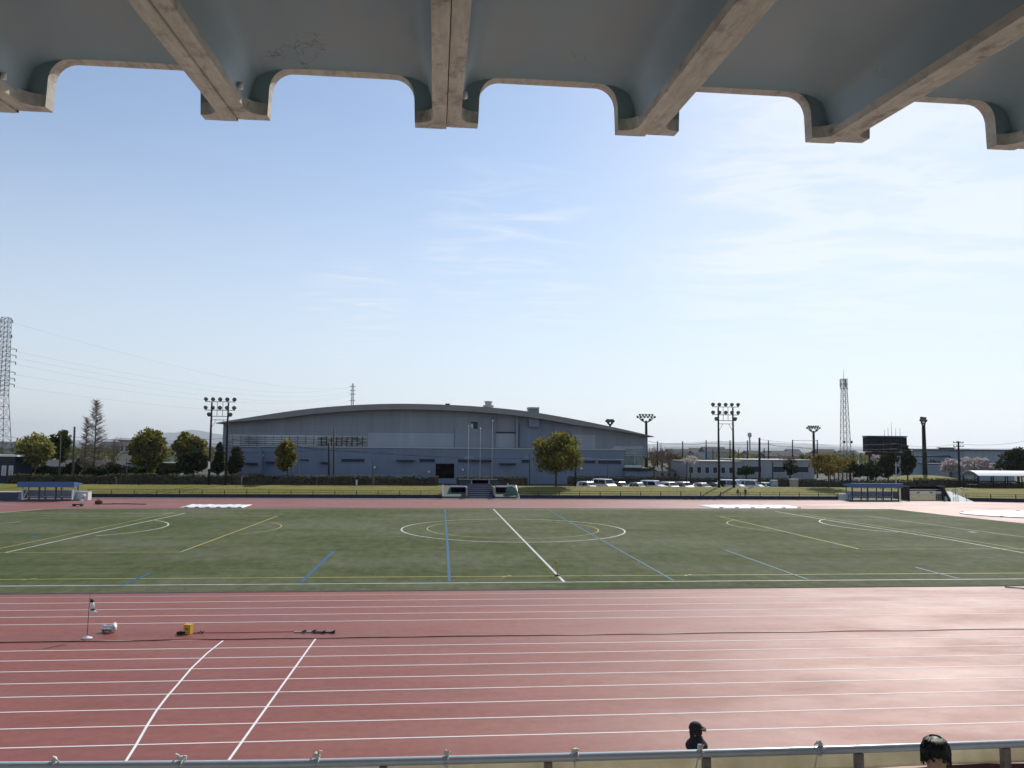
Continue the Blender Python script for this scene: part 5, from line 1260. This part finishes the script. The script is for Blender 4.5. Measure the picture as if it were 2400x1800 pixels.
# ------------------------------------------------------------------ central steps and ceremony platform
Yc = 102.9
cx0, cx1 = P(1039, 1160, Yc).x, P(1214, 1160, Yc).x
cs = thing('ceremony_steps', 'dark central steps and platform set into the bank behind the far straight', 'steps', ((cx0 + cx1) / 2, Yc, 0))
sx0, sx1 = P(1098, 1160, Yc).x, P(1158, 1160, Yc).x
g = MB()
for i in range(7): g.box(sx0, Yc + .3 + i * .8, 0, sx1, Yc + 6.3, .24 + .24 * i)
g.build('steps', MT['bluesteel'], cs, True)
def recess(u0, u1, name, mt, v0, v1, Y, d=.4):
    g = MB(); rect(g, u0, v0, u1, v1, Y, d); g.build(name, MT[mt], cs, True)
for a, b_, sg in ((1040, 1096, 1), (1160, 1210, -1)):
    xa, xb = P(a, 1160, Yc).x, P(b_, 1160, Yc).x
    g = MB(); g.add([(xa, Yc, .02), (xb, Yc, .02), (xb, Yc, .32), (xa, Yc, .32), (xa, Yc + 6, .02), (xb, Yc + 6, .02), (xb, Yc + 6, 1.32), (xa, Yc + 6, 1.32)], [(0, 1, 2, 3), (4, 7, 6, 5), (3, 2, 6, 7), (0, 3, 7, 4), (1, 5, 6, 2)]); g.build('green_slope', MT['slopegreen'], cs, True)
    g = MB(); rect(g, (a + 18) if sg > 0 else a + 4, 1142.5, (b_ - 3) if sg > 0 else b_ - 22, 1155, Yc + 2.4, .3, 2.5); g.build('dark_recess', MT['dark'], cs, True)
    g = MB(); rect(g, (a + 18) if sg > 0 else a + 3, 1140.6, b_ - 1 if sg > 0 else b_ - 20, 1142.3, Yc + 2.3, .3, 3); g.build('recess_cap', MT['polycarb'], cs, True)
for u, v0 in ((1093, 1142.5), (1159, 1142.5)): recess(u, u + 2.6, 'side_wall', 'concrete', v0, 1162, Yc + .05, 3.5)
g = MB(); rect(g, 1107, 1126.5, 1147, 1140, Yc + 6.4, .4, 2.0); g.build('platform_front', MT['dark'], cs, True)
for u in (1104, 1145): recess(u, u + 2.6, 'platform_post', 'concrete', 1125, 1140.5, Yc + 6.2, .3)
g = MB(); rect(g, 1076, 1124.2, 1168, 1125.4, Yc + 6.1, .2, 2.5); g.build('platform_top', MT['slit'], cs, True)
for a, b_ in ((1078, 1103), (1148.5, 1168)): recess(a, b_, 'platform_rail', 'bluesteel', 1126, 1137.5, Yc + 6.6, .1)
g = MB(); rect(g, 1104, 1140.3, 1148, 1141.6, Yc + 5.9, .3); g.build('landing_edge', MT['polycarb'], cs, True)
gp = thing('slope_edge_post', 'thick white post at the left corner of the central steps', 'post', (P(1038, 1160, Yc).x, Yc, 0))
g = MB(); rect(g, 1036, 1137.5, 1039.8, 1162.5, Yc - .1, .25); g.build('post', MT['white'], gp, True, .03)
g = MB(); rect(g, 1035.6, 1136.6, 1040.2, 1137.4, Yc - .13, .31); g.build('cap', MT['curb'], gp, True)
gq = thing('slope_edge_rail', 'white sloping rail at the right edge of the central steps', 'rail', (P(1214, 1160, Yc).x, Yc, 0))
a_, b_ = P(1209, 1138, Yc + 2.5), P(1217.5, 1163, Yc - .2); g = MB(); g.bar((a_.x, Yc + 2.5, a_.z), (b_.x, Yc - .2, .06), .09, n=8); g.build('rail', MT['white'], gq, True)
g = MB(); g.bar((a_.x, Yc + 2.5, .2), (a_.x, Yc + 2.5, a_.z), .08, n=8); g.build('post', MT['white'], gq, True)
# green net heap covering equipment
q = P(1199, 1150, Yc + 1.6); hp = thing('covered_heap', 'dark green netting heap at the right side of the central steps', 'heap', (q.x, Yc + 1.6, .3))
g = MB(); vs = []; nu, nv = 20, 9; zt = P(1199, 1139, Yc + 1.6).z
for i in range(nu):
    for j in range(nv + 1):
        a = 2 * math.pi * i / nu; f = j / nv; r_ = math.cos(f * 1.5) ** .7 * (1 + .16 * mnoise.noise(Vector((math.cos(a) * 2, math.sin(a) * 2, f * 3))))
        vs.append((q.x + .85 * r_ * math.cos(a), Yc + 1.6 + .7 * r_ * math.sin(a), .15 + (zt - .15) * math.sin(f * 1.57)))
g.add(vs, [(i*(nv+1)+j, ((i+1) % nu)*(nv+1)+j, ((i+1) % nu)*(nv+1)+j+1, i*(nv+1)+j+1) for i in range(nu) for j in range(nv)], True); g.build('netting', MT['greenmat'], hp, True)

# ------------------------------------------------------------------ things on and beside the track
q = G(204, 1497); fx, fy = q.x, q.y
ws = thing('wind_streamer', 'thin pole with a limp white and navy streamer beside the track', 'streamer', (fx, fy, 0))
g = MB(); g.lathe((fx, fy, .005), (0, 0, 1), [(0, .17), (.03, .17), (.05, .06), (.09, .03)], 14); g.build('base', MT['whiteboard'], ws, True)
g = MB(); g.tube([(fx, fy, .05), (fx + .01, fy, .9), (fx + .03, fy, 1.62)], [.011, .009, .006], 7); g.build('pole', MT['darksteel'], ws, True)
def cloth(pts, name, mt, wd=.10):
    g = MB(); vs = []; n_ = len(pts)
    for x, zz, w_ in pts:
        for a in range(8):
            t_ = a / 8 * 6.283; vs.append((fx + .02 + x + w_ * math.cos(t_), fy + .05 * math.sin(t_) * (1 + .5 * math.cos(3 * t_)), zz))
    g.add(vs, [(i*8+a, i*8+(a+1) % 8, (i+1)*8+(a+1) % 8, (i+1)*8+a) for i in range(n_ - 1) for a in range(8)] + [tuple(range(8)), tuple(range((n_-1)*8, n_*8))], True); return g.build(name, MT[mt], ws, True)
cloth([(.06, 1.33, .03), (.08, 1.28, .06), (.085, 1.22, .062)], 'streamer_top', 'navycloth')
cloth([(.085, 1.218, .062), (.10, 1.1, .07), (.115, 1.0, .075)], 'streamer', 'white')
cloth([(.115, .998, .076), (.12, .95, .078)], 'streamer_band', 'navycloth')
cloth([(.12, .948, .078), (.14, .86, .09), (.15, .84, .06)], 'streamer_tail', 'white')
g = MB(); g.lathe((fx + .24, fy - .01, .90), (1, 0, -.6), [(0, .02), (.03, .03), (.06, .005)], 8); g.build('weight', MT['white'], ws, True)
q = G(262, 1482)
rl2 = thing('tape_reel', 'grey spooled measuring reel with a white round end lying on the track', 'reel', (q.x, q.y, 0))
g = MB(); g.lathe((q.x - .33, q.y + .05, .13), (1, -.12, .02), [(0, .05), (.01, .12), (.05, .13), (.08, .10), (.14, .115), (.2, .10), (.26, .12), (.31, .11), (.38, .12)], 18); g.build('drum', MT['alu'], rl2, True)
g = MB(); g.lathe((q.x + .06, q.y, .17), (1, -.12, .02), [(0, .12), (.005, .17), (.03, .17), (.035, .14), (.02, .12)], 22); g.build('end_disc', MT['whiteboard'], rl2, True)
g = MB(); g.lathe((q.x + .09, q.y - .01, .17), (1, -.12, .02), [(0, .05), (.03, .04), (.035, .005)], 12); g.build('hub', MT['alu'], rl2, True)
q = G(441, 1485)
yb = thing('yellow_crate', 'small yellow plastic box with open front standing on the track', 'box', (q.x, q.y, 0)); yb.rotation_euler = (0, 0, R(-12))
g = MB(); W = .125
g.box(-W, -.10, 0, W, .10, .012); g.box(-W, -.10, .0125, -W + .012, .10, .30); g.box(W - .012, -.10, .0125, W, .10, .30); g.box(-W + .0125, .088, .0125, W - .0125, .10, .30); g.box(-W + .0125, -.10, .0125, W - .0125, -.088, .30); g.build('shell', MT['yellowplastic'], yb)
g = MB(); g.box(-W - .008, -.11, .303, W + .008, .11, .325); g.build('lid', MT['yellowplastic'], yb, bevel=.005)
g = MB(); g.box(-.05, -.115, .17, .05, -.101, .20); g.build('handle', MT['cable'], yb)
q = G(424, 1487); dk = thing('box_shadow', 'dark stand-in for the cast shadow left of the yellow box', 'bag', (q.x, q.y, 0))  # dark object put where the yellow box's cast shadow falls
g = MB(); g.lathe((q.x - .16, q.y, .05), (1, .1, 0), [(0, .01), (.03, .045), (.15, .05), (.27, .04), (.3, .01)], 10); g.build('bag', MT['blackcloth'], dk, True); g = MB(); g.tube([(q.x - .08, q.y, .09), (q.x - .02, q.y, .14), (q.x + .05, q.y, .09)], .008, 5); g.build('shadow_loop', MT['cable'], dk, True)
q = G(474, 1483); mr_ = thing('measuring_wheel', 'small dark measuring wheel lying right of the yellow box', 'measuring wheel', (q.x, q.y, 0))
g = MB(); g.lathe((q.x, q.y - .02, .06), (.1, 1, .15), [(0, .05), (.01, .06), (.03, .06), (.04, .05)], 14); g.build('wheel', MT['tyre'], mr_, True)
g = MB(); g.tube([(q.x, q.y, .06), (q.x - .12, q.y - .1, .03), (q.x - .22, q.y - .22, .02)], .012, 6); g.build('handle', MT['cable'], mr_, True)
g = MB(); g.box(q.x - .02, q.y - .05, .05, q.x + .04, q.y - .02, .11); g.build('counter', MT['white'], mr_, True)
def startblock(label, u, v, mt):
    q = G(u, v); root = thing('starting_block', label, 'starting block', (q.x, q.y, 0), 'starting blocks lying beside the inner lane line')
    g = MB(); g.box(q.x - .38, q.y - .03, .01, q.x + .38, q.y + .03, .045); g.build('rail', MT[mt], root, True)
    for dx in (-.12, .22):
        g = MB(); g.add([(q.x + dx, q.y - .08, .046), (q.x + dx + .16, q.y - .08, .046), (q.x + dx + .16, q.y - .08, .11), (q.x + dx, q.y + .08, .046), (q.x + dx + .16, q.y + .08, .046), (q.x + dx + .16, q.y + .08, .10)], [(0, 1, 2), (5, 4, 3), (0, 3, 4, 1), (1, 4, 5, 2), (2, 5, 3, 0)]); g.build('pedal', MT['cable'], root, True)
    return root
startblock('dark starting block lying above the straight start line', 760, 1484, 'cable'); startblock('pale starting block left of the darker one at the straight start line', 715, 1482.5, 'alu')
# hose along the kerb
g = MB(); rr = random.Random(4); pts = []
for i in range(190):
    x = -20 + i * .34; dens = .5 + .5 * mnoise.noise(Vector((x * .13, 2, 0)))
    pts.append((x, 28.39 + (.10 if x < 3 else .07) * mnoise.noise(Vector((x * .42, 7, 0))) - (.0 if x < 3 else .05) + .012 * math.sin(x * 2.1), .018))
g.tube(pts, .013, 6); tag(g.build('cable_run', MT['cable']), 'long black cable lying wavily along the white inner lane line', 'cable')
g = MB(); pts = [(-8.7 + i * .25, 29.42 + .05 * mnoise.noise(Vector((i * .2, 3, 0))), .012) for i in range(20)]; g.tube(pts, .010, 5); tag(g.build('thin_cord', MT['taillight']), 'thin reddish cord running from the yellow box to the starting blocks', 'cord')
# corner marker on halfway line
q = G(1306.5, 1350); mk = thing('halfway_flag', 'small yellow halfway flag post with a dark base on the near touchline', 'flag', (q.x, q.y, 0))
g = MB(); g.tube([(q.x, q.y, .02), (q.x - .02, q.y, .5), (q.x - .04, q.y, .78)], [.025, .02, .018], 7); g.build('pole', MT['yellowplastic'], mk, True)
g = MB(); g.lathe((q.x, q.y, .015), (0, 0, 1), [(0, .16), (.04, .15), (.07, .05)], 12); g.build('base', MT['cable'], mk, True)
g = MB(); g.add([(q.x - .04, q.y, .76), (q.x - .22, q.y + .02, .68), (q.x - .03, q.y, .55), (q.x - .04, q.y + .012, .76), (q.x - .22, q.y + .032, .68), (q.x - .03, q.y + .012, .55)], [(0, 1, 2), (5, 4, 3), (0, 3, 4, 1), (1, 4, 5, 2), (2, 5, 3, 0)]); g.build('pennant', MT['fieldyellow'], mk, True)
# white covers of the jumping pits on the far straight
def tarp(label, u0, u1, v0, v1, seed, gaps=False):
    a, b_ = G(u0, v1), G(u1, v0); root = thing('pit_cover', label, 'cover', ((a.x + b_.x) / 2, (a.y + b_.y) / 2, 0)); rr = random.Random(seed)
    g = MB(); nx_, ny_ = 60, 8; vs = []
    for i in range(nx_ + 1):
        for j in range(ny_ + 1):
            fx_, fy_ = i / nx_, j / ny_; e = .25 * mnoise.noise(Vector((fx_ * 12, seed, 0))); x = a.x + (b_.x - a.x) * fx_ + e * .4
            y = a.y + (b_.y - a.y) * fy_ + e * (1 - 2 * fy_) * .6; ed = min(fx_ * 20, (1 - fx_) * 20, fy_ * 4, (1 - fy_) * 4, 1)
            vs.append((x, y, .012 + .17 * ed * (.55 + .45 * mnoise.noise(Vector((fx_ * 16, fy_ * 3, seed * 2.2))))))
    g.add(vs, [(i*(ny_+1)+j, (i+1)*(ny_+1)+j, (i+1)*(ny_+1)+j+1, i*(ny_+1)+j+1) for i in range(nx_) for j in range(ny_)], True); solid(g.build('sheet', MT['tarp'], root, True), .01)
    for k_ in range(6):
        g = MB(); x = a.x + (b_.x - a.x) * (k_ + .5) / 6; g.lathe((x, a.y + .05, .06), (1, rr.uniform(-.3, .3), 0), [(0, .03), (.05, .06), (.4, .06), (.45, .03)], 8); g.build('sandbag', MT['curb'], root, True)
tarp('crumpled white sheet over the pit at the far left of the straight', 418, 592, 1183, 1190, 3); tarp('crumpled white sheet over the pit below the right floodlight', 1668, 1842, 1184, 1191, 9, True)
# pole vault gear / judge stand on the far left straight
q = G(188, 1186); ju = thing('signal_cart', 'small white headed cart on the far straight near the left shelter', 'cart', (q.x, q.y, 0))
g = MB(); g.box(q.x - .75, q.y - .2, .12, q.x + .25, q.y + .2, .22); g.build('deck', MT['darksteel'], ju, True); g = MB(); g.tube([(q.x + .1, q.y, .22), (q.x + .16, q.y, .7), (q.x + .3, q.y, 1.0)], [.16, .13, .1], 8); g.build('upright', MT['white'], ju, True)
g = MB(); g.lathe((q.x + .3, q.y, .95), (.2, 0, 1), [(0, .05), (.05, .17), (.25, .17), (.3, .06)], 10); g.build('head', MT['white'], ju, True)
for dx in (-.6, .15):
    g = MB(); g.lathe((q.x + dx, q.y - .24, .12), (0, 1, 0), [(0, .10), (.02, .12), (.46, .12), (.48, .1)], 12); g.build('wheel', MT['tyre'], ju, True)
q = G(231, 1182); bg_ = thing('sports_bag', 'small dark red sports bag on the far straight right of the white headed cart', 'bag', (q.x, q.y, 0))
g = MB(); g.lathe((q.x - .4, q.y, .22), (1, .05, 0), [(0, .05), (.06, .2), (.4, .23), (.74, .2), (.8, .05)], 12); g.build('body', MT['bannerred'], bg_, True); g = MB(); g.tube([(q.x - .2, q.y, .43), (q.x, q.y, .58), (q.x + .2, q.y, .43)], .03, 6); g.build('handle', MT['cable'], bg_, True)
g = MB(); q0 = G(240, 1183.5); g.tube([(q0.x, q0.y, .1), (q0.x + 2.2, q0.y + .3, .12), (q0.x + 4.6, q0.y - .1, .1)], .05, 6); vp = thing('vault_pole', 'long dark pole lying on the far straight beside the sports bag', 'pole', (q0.x, q0.y, 0)); g.build('shaft', MT['pole'], vp, True); g = MB(); g.bar((q0.x + 1, q0.y + .14, .12), (q0.x + 1.5, q0.y + .2, .12), .06); g.build('grip', MT['cable'], vp, True)
# white landing area at the right end
poly = []
for i in range(40):
    a = 2 * math.pi * i / 40; poly.append((63.2 + 6.8 * math.cos(a) * (1 + .05 * math.sin(3 * a)), 79.5 + 4.6 * math.sin(a)))
la = thing('landing_cover', 'white covered landing area at the right end of the turf', 'cover', (63, 79, 0))
g = MB(); g.prismz(poly, .005, .10); g.build('sheet', MT['tarp'], la, True, .04)
for i in range(0, 40, 8):
    g = MB(); g.lathe((poly[i][0], poly[i][1], .08), (1, .3, 0), [(0, .03), (.05, .08), (.5, .08), (.55, .03)], 8); g.build('sandbag', MT['curb'], la, True)
g = MB(); q = G(2395, 1381); g.tube([(q.x - .5, q.y + .5, .03), (q.x, q.y, .05), (q.x + .6, q.y - .5, .03)], .028, 6); tag(g.build('hose', MT['cable']), 'short black hose at the right end of the near turf edge', 'hose')

# ------------------------------------------------------------------ people
def skin_mesh(chains, sub=2):
    """chains: lists of (pos, rx, ry) ; a chain may start with an int = index of an earlier vertex it grows from"""
    vs, rad, es, roots = [], [], [], []
    for ch in chains:
        prev = None
        for k_ in ch:
            if isinstance(k_, int): prev = k_; continue
            vs.append(k_[0]); rad.append((k_[1], k_[2] if len(k_) > 2 else k_[1])); i = len(vs) - 1
            if prev is None: roots.append(i)
            else: es.append((prev, i))
            prev = i
    me = bpy.data.meshes.new('figure'); me.from_pydata([tuple(v) for v in vs], es, []); o = bpy.data.objects.new('figure', me); COL.objects.link(o)
    o.modifiers.new('skin', 'SKIN'); q = o.modifiers.new('sub', 'SUBSURF'); q.levels = sub; q.render_levels = sub
    sv = me.skin_vertices[0].data
    for i, r_ in enumerate(rad): sv[i].radius = r_; sv[i].use_root = i in roots
    dg = bpy.context.evaluated_depsgraph_get(); dg.update(); me2 = bpy.data.meshes.new_from_object(o.evaluated_get(dg))
    bpy.data.objects.remove(o); return me2
def person(label, loc, rotz, pose, colors, H=1.7, cap=False, hairstyle='short', scale=1.0):
    V = Vector; s = H / 1.7
    root = thing('person', label, 'person', loc); root.rotation_euler = (0, 0, rotz)
    # faces -y; x right. vertex list is numbered in order
    ch = [[(V((0, 0, .93)), .15, .115), (V((0, .01, 1.08)), .135, .10), (V((0, .015, 1.25)), .16, .11), (V((0, .02, 1.38)), .13, .085), (V((0, .015, 1.455)), .055, .055), (V((0, -.005, 1.53)), .062, .072), (V((0, -.012, 1.60)), .073, .088), (V((0, -.005, 1.645)), .062, .076)]]
    arms = pose['arms']; legs = pose['legs']; idx = 8
    hands = []
    for sgn, (el, wr, ha) in zip((-1, 1), arms):
        ch.append([3, (V((sgn * .165, .02, 1.37)), .062), (V(el), .045), (V(wr), .030, .026), (V(ha), .040, .018)]); idx += 4; hands.append((sgn, V(wr), V(ha)))
    for sgn, (kn, an, to) in zip((-1, 1), legs):
        ch.append([0, (V((sgn * .09, .0, .84)), .088), (V(kn), .058), (V(an), .042), (V(to), .045, .032)]); idx += 4
    for sgn, wr, ha in hands:
        d = (ha - wr).normalized(); side = d.cross(V((0, 0, 1)))
        if side.length < .2: side = V((0, 1, 0))
        side.normalize(); curl = side.cross(d).normalized() * (-.25)
        for f_, ln_ in ((-1.5, .062), (-.5, .075), (.5, .070), (1.5, .054)):
            b0 = ha + d * .012 + side * f_ * .017; m1 = b0 + d * ln_ * .5 + curl * .03; e1 = m1 + d * ln_ * .45 + curl * .10
            ch.append([(b0, .0095), (m1, .0085), (e1, .0065)])
        t0 = ha - d * .03 - side * .03; ch.append([(t0, .012), (t0 - side * .028 + d * .03, .010), (t0 - side * .030 + d * .06, .008)])
    me = skin_mesh(ch)
    # face: brow, eye hollows, nose, mouth, chin pushed into the continuous surface
    for v in me.vertices:
        c = v.co
        if c.z > 1.46 and c.y < 0:
            x, zz = c.x, c.z
            def bmp(x0, z0, rx, rz, a): return a * math.exp(-((x - x0) / rx) ** 2 - ((zz - z0) / rz) ** 2)
            c.y -= bmp(0, 1.555, .013, .03, .016) + bmp(0, 1.50, .03, .012, .008) + bmp(0, 1.478, .03, .014, .010) + bmp(0, 1.61, .05, .014, .006)
            c.y += bmp(.032, 1.588, .018, .012, .012) + bmp(-.032, 1.588, .018, .012, .012)
    top_m, leg_m = colors
    for q in ('skin', top_m, leg_m): me.materials.append(MT[q])
    collar = 1.445 if hairstyle != 'hood' else 1.47
    wrz = [w_[1] for w_ in arms]
    for p_ in me.polygons:
        p_.use_smooth = True; c = p_.center; near_hand = any((c - ha).length < .105 or (c - wr).length < .035 for _, wr, ha in hands)
        p_.material_index = 0 if (c.z > collar or near_hand) else (1 if c.z > .90 else 2)
        if not near_hand and abs(c.x) > .17 and c.z > .7: p_.material_index = 1
    me.transform(Matrix.Scale(s, 4)); body = bpy.data.objects.new('body', me); COL.objects.link(body); body.parent = root
    def child(name, mb, mt):
        mb.v = [tuple(Vector(v) * s) for v in mb.v]; return mb.build(name, MT[mt], root)
    # ears, eyes
    for sgn in (-1, 1):
        g = MB(); g.lathe((sgn * .070, .005, 1.565), (sgn, .25, 0), [(0, .014), (.008, .024), (.014, .020), (.016, .006)], 10); child('ear', g, 'skin')
        g = MB(); g.lathe((sgn * .032, -.083, 1.588), (0, -1, 0), [(0, .004), (.004, .010), (.008, .008), (.010, .002)], 8); child('eye', g, 'eye')
    # hair shell with strands
    g = MB(); nu, nv = 40, 14; vs = []; rr = random.Random(3)
    for i in range(nu):
        a = 2 * math.pi * i / nu
        front = max(0, -math.sin(a))                    # 1 at the face side
        low = {'short': 1.50 + .125 * front ** .7, 'bangs': 1.53 + .080 * front ** 1.2, 'hood': 1.47 + .10 * front}[hairstyle]
        low += .010 * math.sin(i * 2.3) + rr.uniform(-.006, .006)
        for j in range(nv + 1):
            f = j / nv; ph = f * math.pi / 2
            zt = 1.722; zz = low + (zt - low) * math.sin(ph) ** .85
            k_ = math.sqrt(max(0, 1 - max(0, (zz - 1.60) / .122) ** 2)) if zz > 1.60 else 1 - .12 * (1.60 - zz) / .1
            st_ = 1 + .035 * mnoise.noise(Vector((math.cos(a) * 5, math.sin(a) * 5, zz * 14))) + .018 * math.sin(i * 1.9 + j)
            vs.append((.091 * k_ * math.cos(a) * st_, .004 + .106 * k_ * math.sin(a) * st_, zz))
    g.add(vs, [(i*(nv+1)+j, ((i+1) % nu)*(nv+1)+j, ((i+1) % nu)*(nv+1)+j+1, i*(nv+1)+j+1) for i in range(nu) for j in range(nv)], True)
    if hairstyle == 'bangs':
        for i in range(34):
            a = -math.pi / 2 + rr.uniform(-1.5, 1.5); p0 = V((.05 * math.cos(a), .05 * math.sin(a), 1.708)); p1 = V((.080 * math.cos(a), .095 * math.sin(a), 1.672)); p2 = V((.094 * math.cos(a), .103 * math.sin(a), 1.622 - rr.uniform(-.015, .022))); g.tube([p0, p1, p2], [.009, .010, .003], 5)
        for i in range(260):
            a = rr.uniform(0, 6.283); fr = max(0, -math.sin(a)); zb_ = 1.54 + .085 * fr ** 1.1 + rr.uniform(-.012, .02); b2 = a + rr.uniform(-.35, .35)
            pts = []
            for ph in (1.25, .8, .35, .0):
                k_ = math.cos(ph) ** .75 * rr.uniform(.985, 1.045); zz = max(zb_, 1.60 + .128 * math.sin(ph)) if ph > 0 else zb_
                aa = a + (b2 - a) * (1 - ph / 1.25); pts.append((.0915 * k_ * math.cos(aa), .004 + .1065 * k_ * math.sin(aa), zz))
            g.tube(pts, [.003, .0055, .006, .0015], 4)
    child('hair', g, 'hair' if hairstyle != 'hood' else 'blackcloth')
    if hairstyle == 'hood':
        g = MB(); g.lathe((0, .02, 0), (0, -.02, 1), [(1.33, .17), (1.38, .185), (1.43, .165), (1.47, .125), (1.51, .10), (1.54, .09)], 16); child('hood', g, 'blackcloth')
    if cap:
        g = MB(); vs = []; nu, nv = 28, 8
        for i in range(nu):
            a = 2 * math.pi * i / nu
            for j in range(nv + 1):
                ph = j / nv * math.pi / 2; vs.append((.100 * math.cos(ph) ** .8 * math.cos(a), .004 + .116 * math.cos(ph) ** .8 * math.sin(a), 1.645 + .115 * math.sin(ph)))
        g.add(vs, [(i*(nv+1)+j, ((i+1) % nu)*(nv+1)+j, ((i+1) % nu)*(nv+1)+j+1, i*(nv+1)+j+1) for i in range(nu) for j in range(nv)], True); cp = child('cap', g, 'blackcloth')
        g = MB(); pts = [(.095 * math.sin(t_), -.10 * math.cos(t_) - (.070 * math.cos(t_) ** .5 if abs(t_) < 1.5 else 0)) for t_ in [(-1.4 + 2.8 * i / 14) for i in range(15)]]; pts2 = [(x * .95, -.085 * math.cos(math.asin(max(-1, min(1, x / .1))))) for x, y in pts[::-1]]
        g.prismz([(x, y) for x, y in pts + pts2], 1.655, 1.675); g.v = [(x, y, zz - max(0, -y - .1) * .30) for x, y, zz in g.v]; child('cap_peak', g, 'blackcloth')
    return root
stand = {'arms': [((-.215, .06, 1.12), (-.22, -.01, .90), (-.22, -.04, .82)), ((.215, .06, 1.12), (.22, -.01, .90), (.22, -.04, .82))], 'legs': [((-.10, -.01, .48), (-.10, .02, .09), (-.105, -.11, .045)), ((.10, -.01, .48), (.10, .02, .09), (.105, -.11, .045))]}
walk = {'arms': [((-.21, .12, 1.14), (-.20, .16, .92), (-.20, .15, .84)), ((.21, -.03, 1.12), (.19, -.20, .96), (.18, -.27, .92))], 'legs': [((-.09, -.16, .50), (-.09, -.18, .09), (-.09, -.31, .05)), ((.09, .04, .47), (.09, .27, .16), (.09, .20, .06))]}
p = P(1500 + 322 / 2.458, 1700, 13.9)
person('person in black cap and black clothes walking on the track edge below the rail', (p.x, 13.9, 0), R(58), walk, ('blackcloth', 'blackcloth'), H=1.80, cap=True, hairstyle='hood')
p = P(2193, 1760, 4.62); zt = P(2193, 1727, 4.62).z
person('person with short black fringed hair standing just inside the guard rail', (p.x, 4.62, 3.42), R(-22), stand, ('navycloth', 'blackcloth'), H=(zt - 3.42) / 1.722 * 1.7, hairstyle='bangs')
for i, (u, vt, Y) in enumerate(((1729.5, 1148, 104.6), (1747, 1146, 104.9))):
    q = P(u, 1160, Y); zt = P(u, vt, Y).z; zb = zbank(Y)
    person(['person in dark clothes behind the low fence, left of a pair', 'person in black clothes behind the low fence, right of a pair'][i], (q.x, Y, zb), R(20 - 50 * i), stand if i else walk, ('blackcloth', 'navycloth' if i else 'greycloth'), H=max(1.35, zt - zb), hairstyle='short')

# ------------------------------------------------------------------ air
hz = MB(); hz.box(-19500, -80, -1.1, 19500, 20500, 460); ho = hz.build('haze', []) if False else None
me = bpy.data.meshes.new('haze'); me.from_pydata(hz.v, [], hz.f); ho = bpy.data.objects.new('haze', me); COL.objects.link(ho); ho['kind'] = 'stuff'; ho['label'] = 'thin spring haze paling the far houses and hills'; ho['category'] = 'haze'
hm = bpy.data.materials.new('haze_air'); hm.use_nodes = True; t = hm.node_tree; t.nodes.clear()
o = N(t, 'ShaderNodeOutputMaterial'); pv = N(t, 'ShaderNodeVolumePrincipled'); pv.inputs['Color'].default_value = (.86, .92, 1.0, 1); pv.inputs['Density'].default_value = HAZE; pv.inputs['Anisotropy'].default_value = 0.45
L(t, pv.outputs[0], o.inputs['Volume']); me.materials.append(hm)
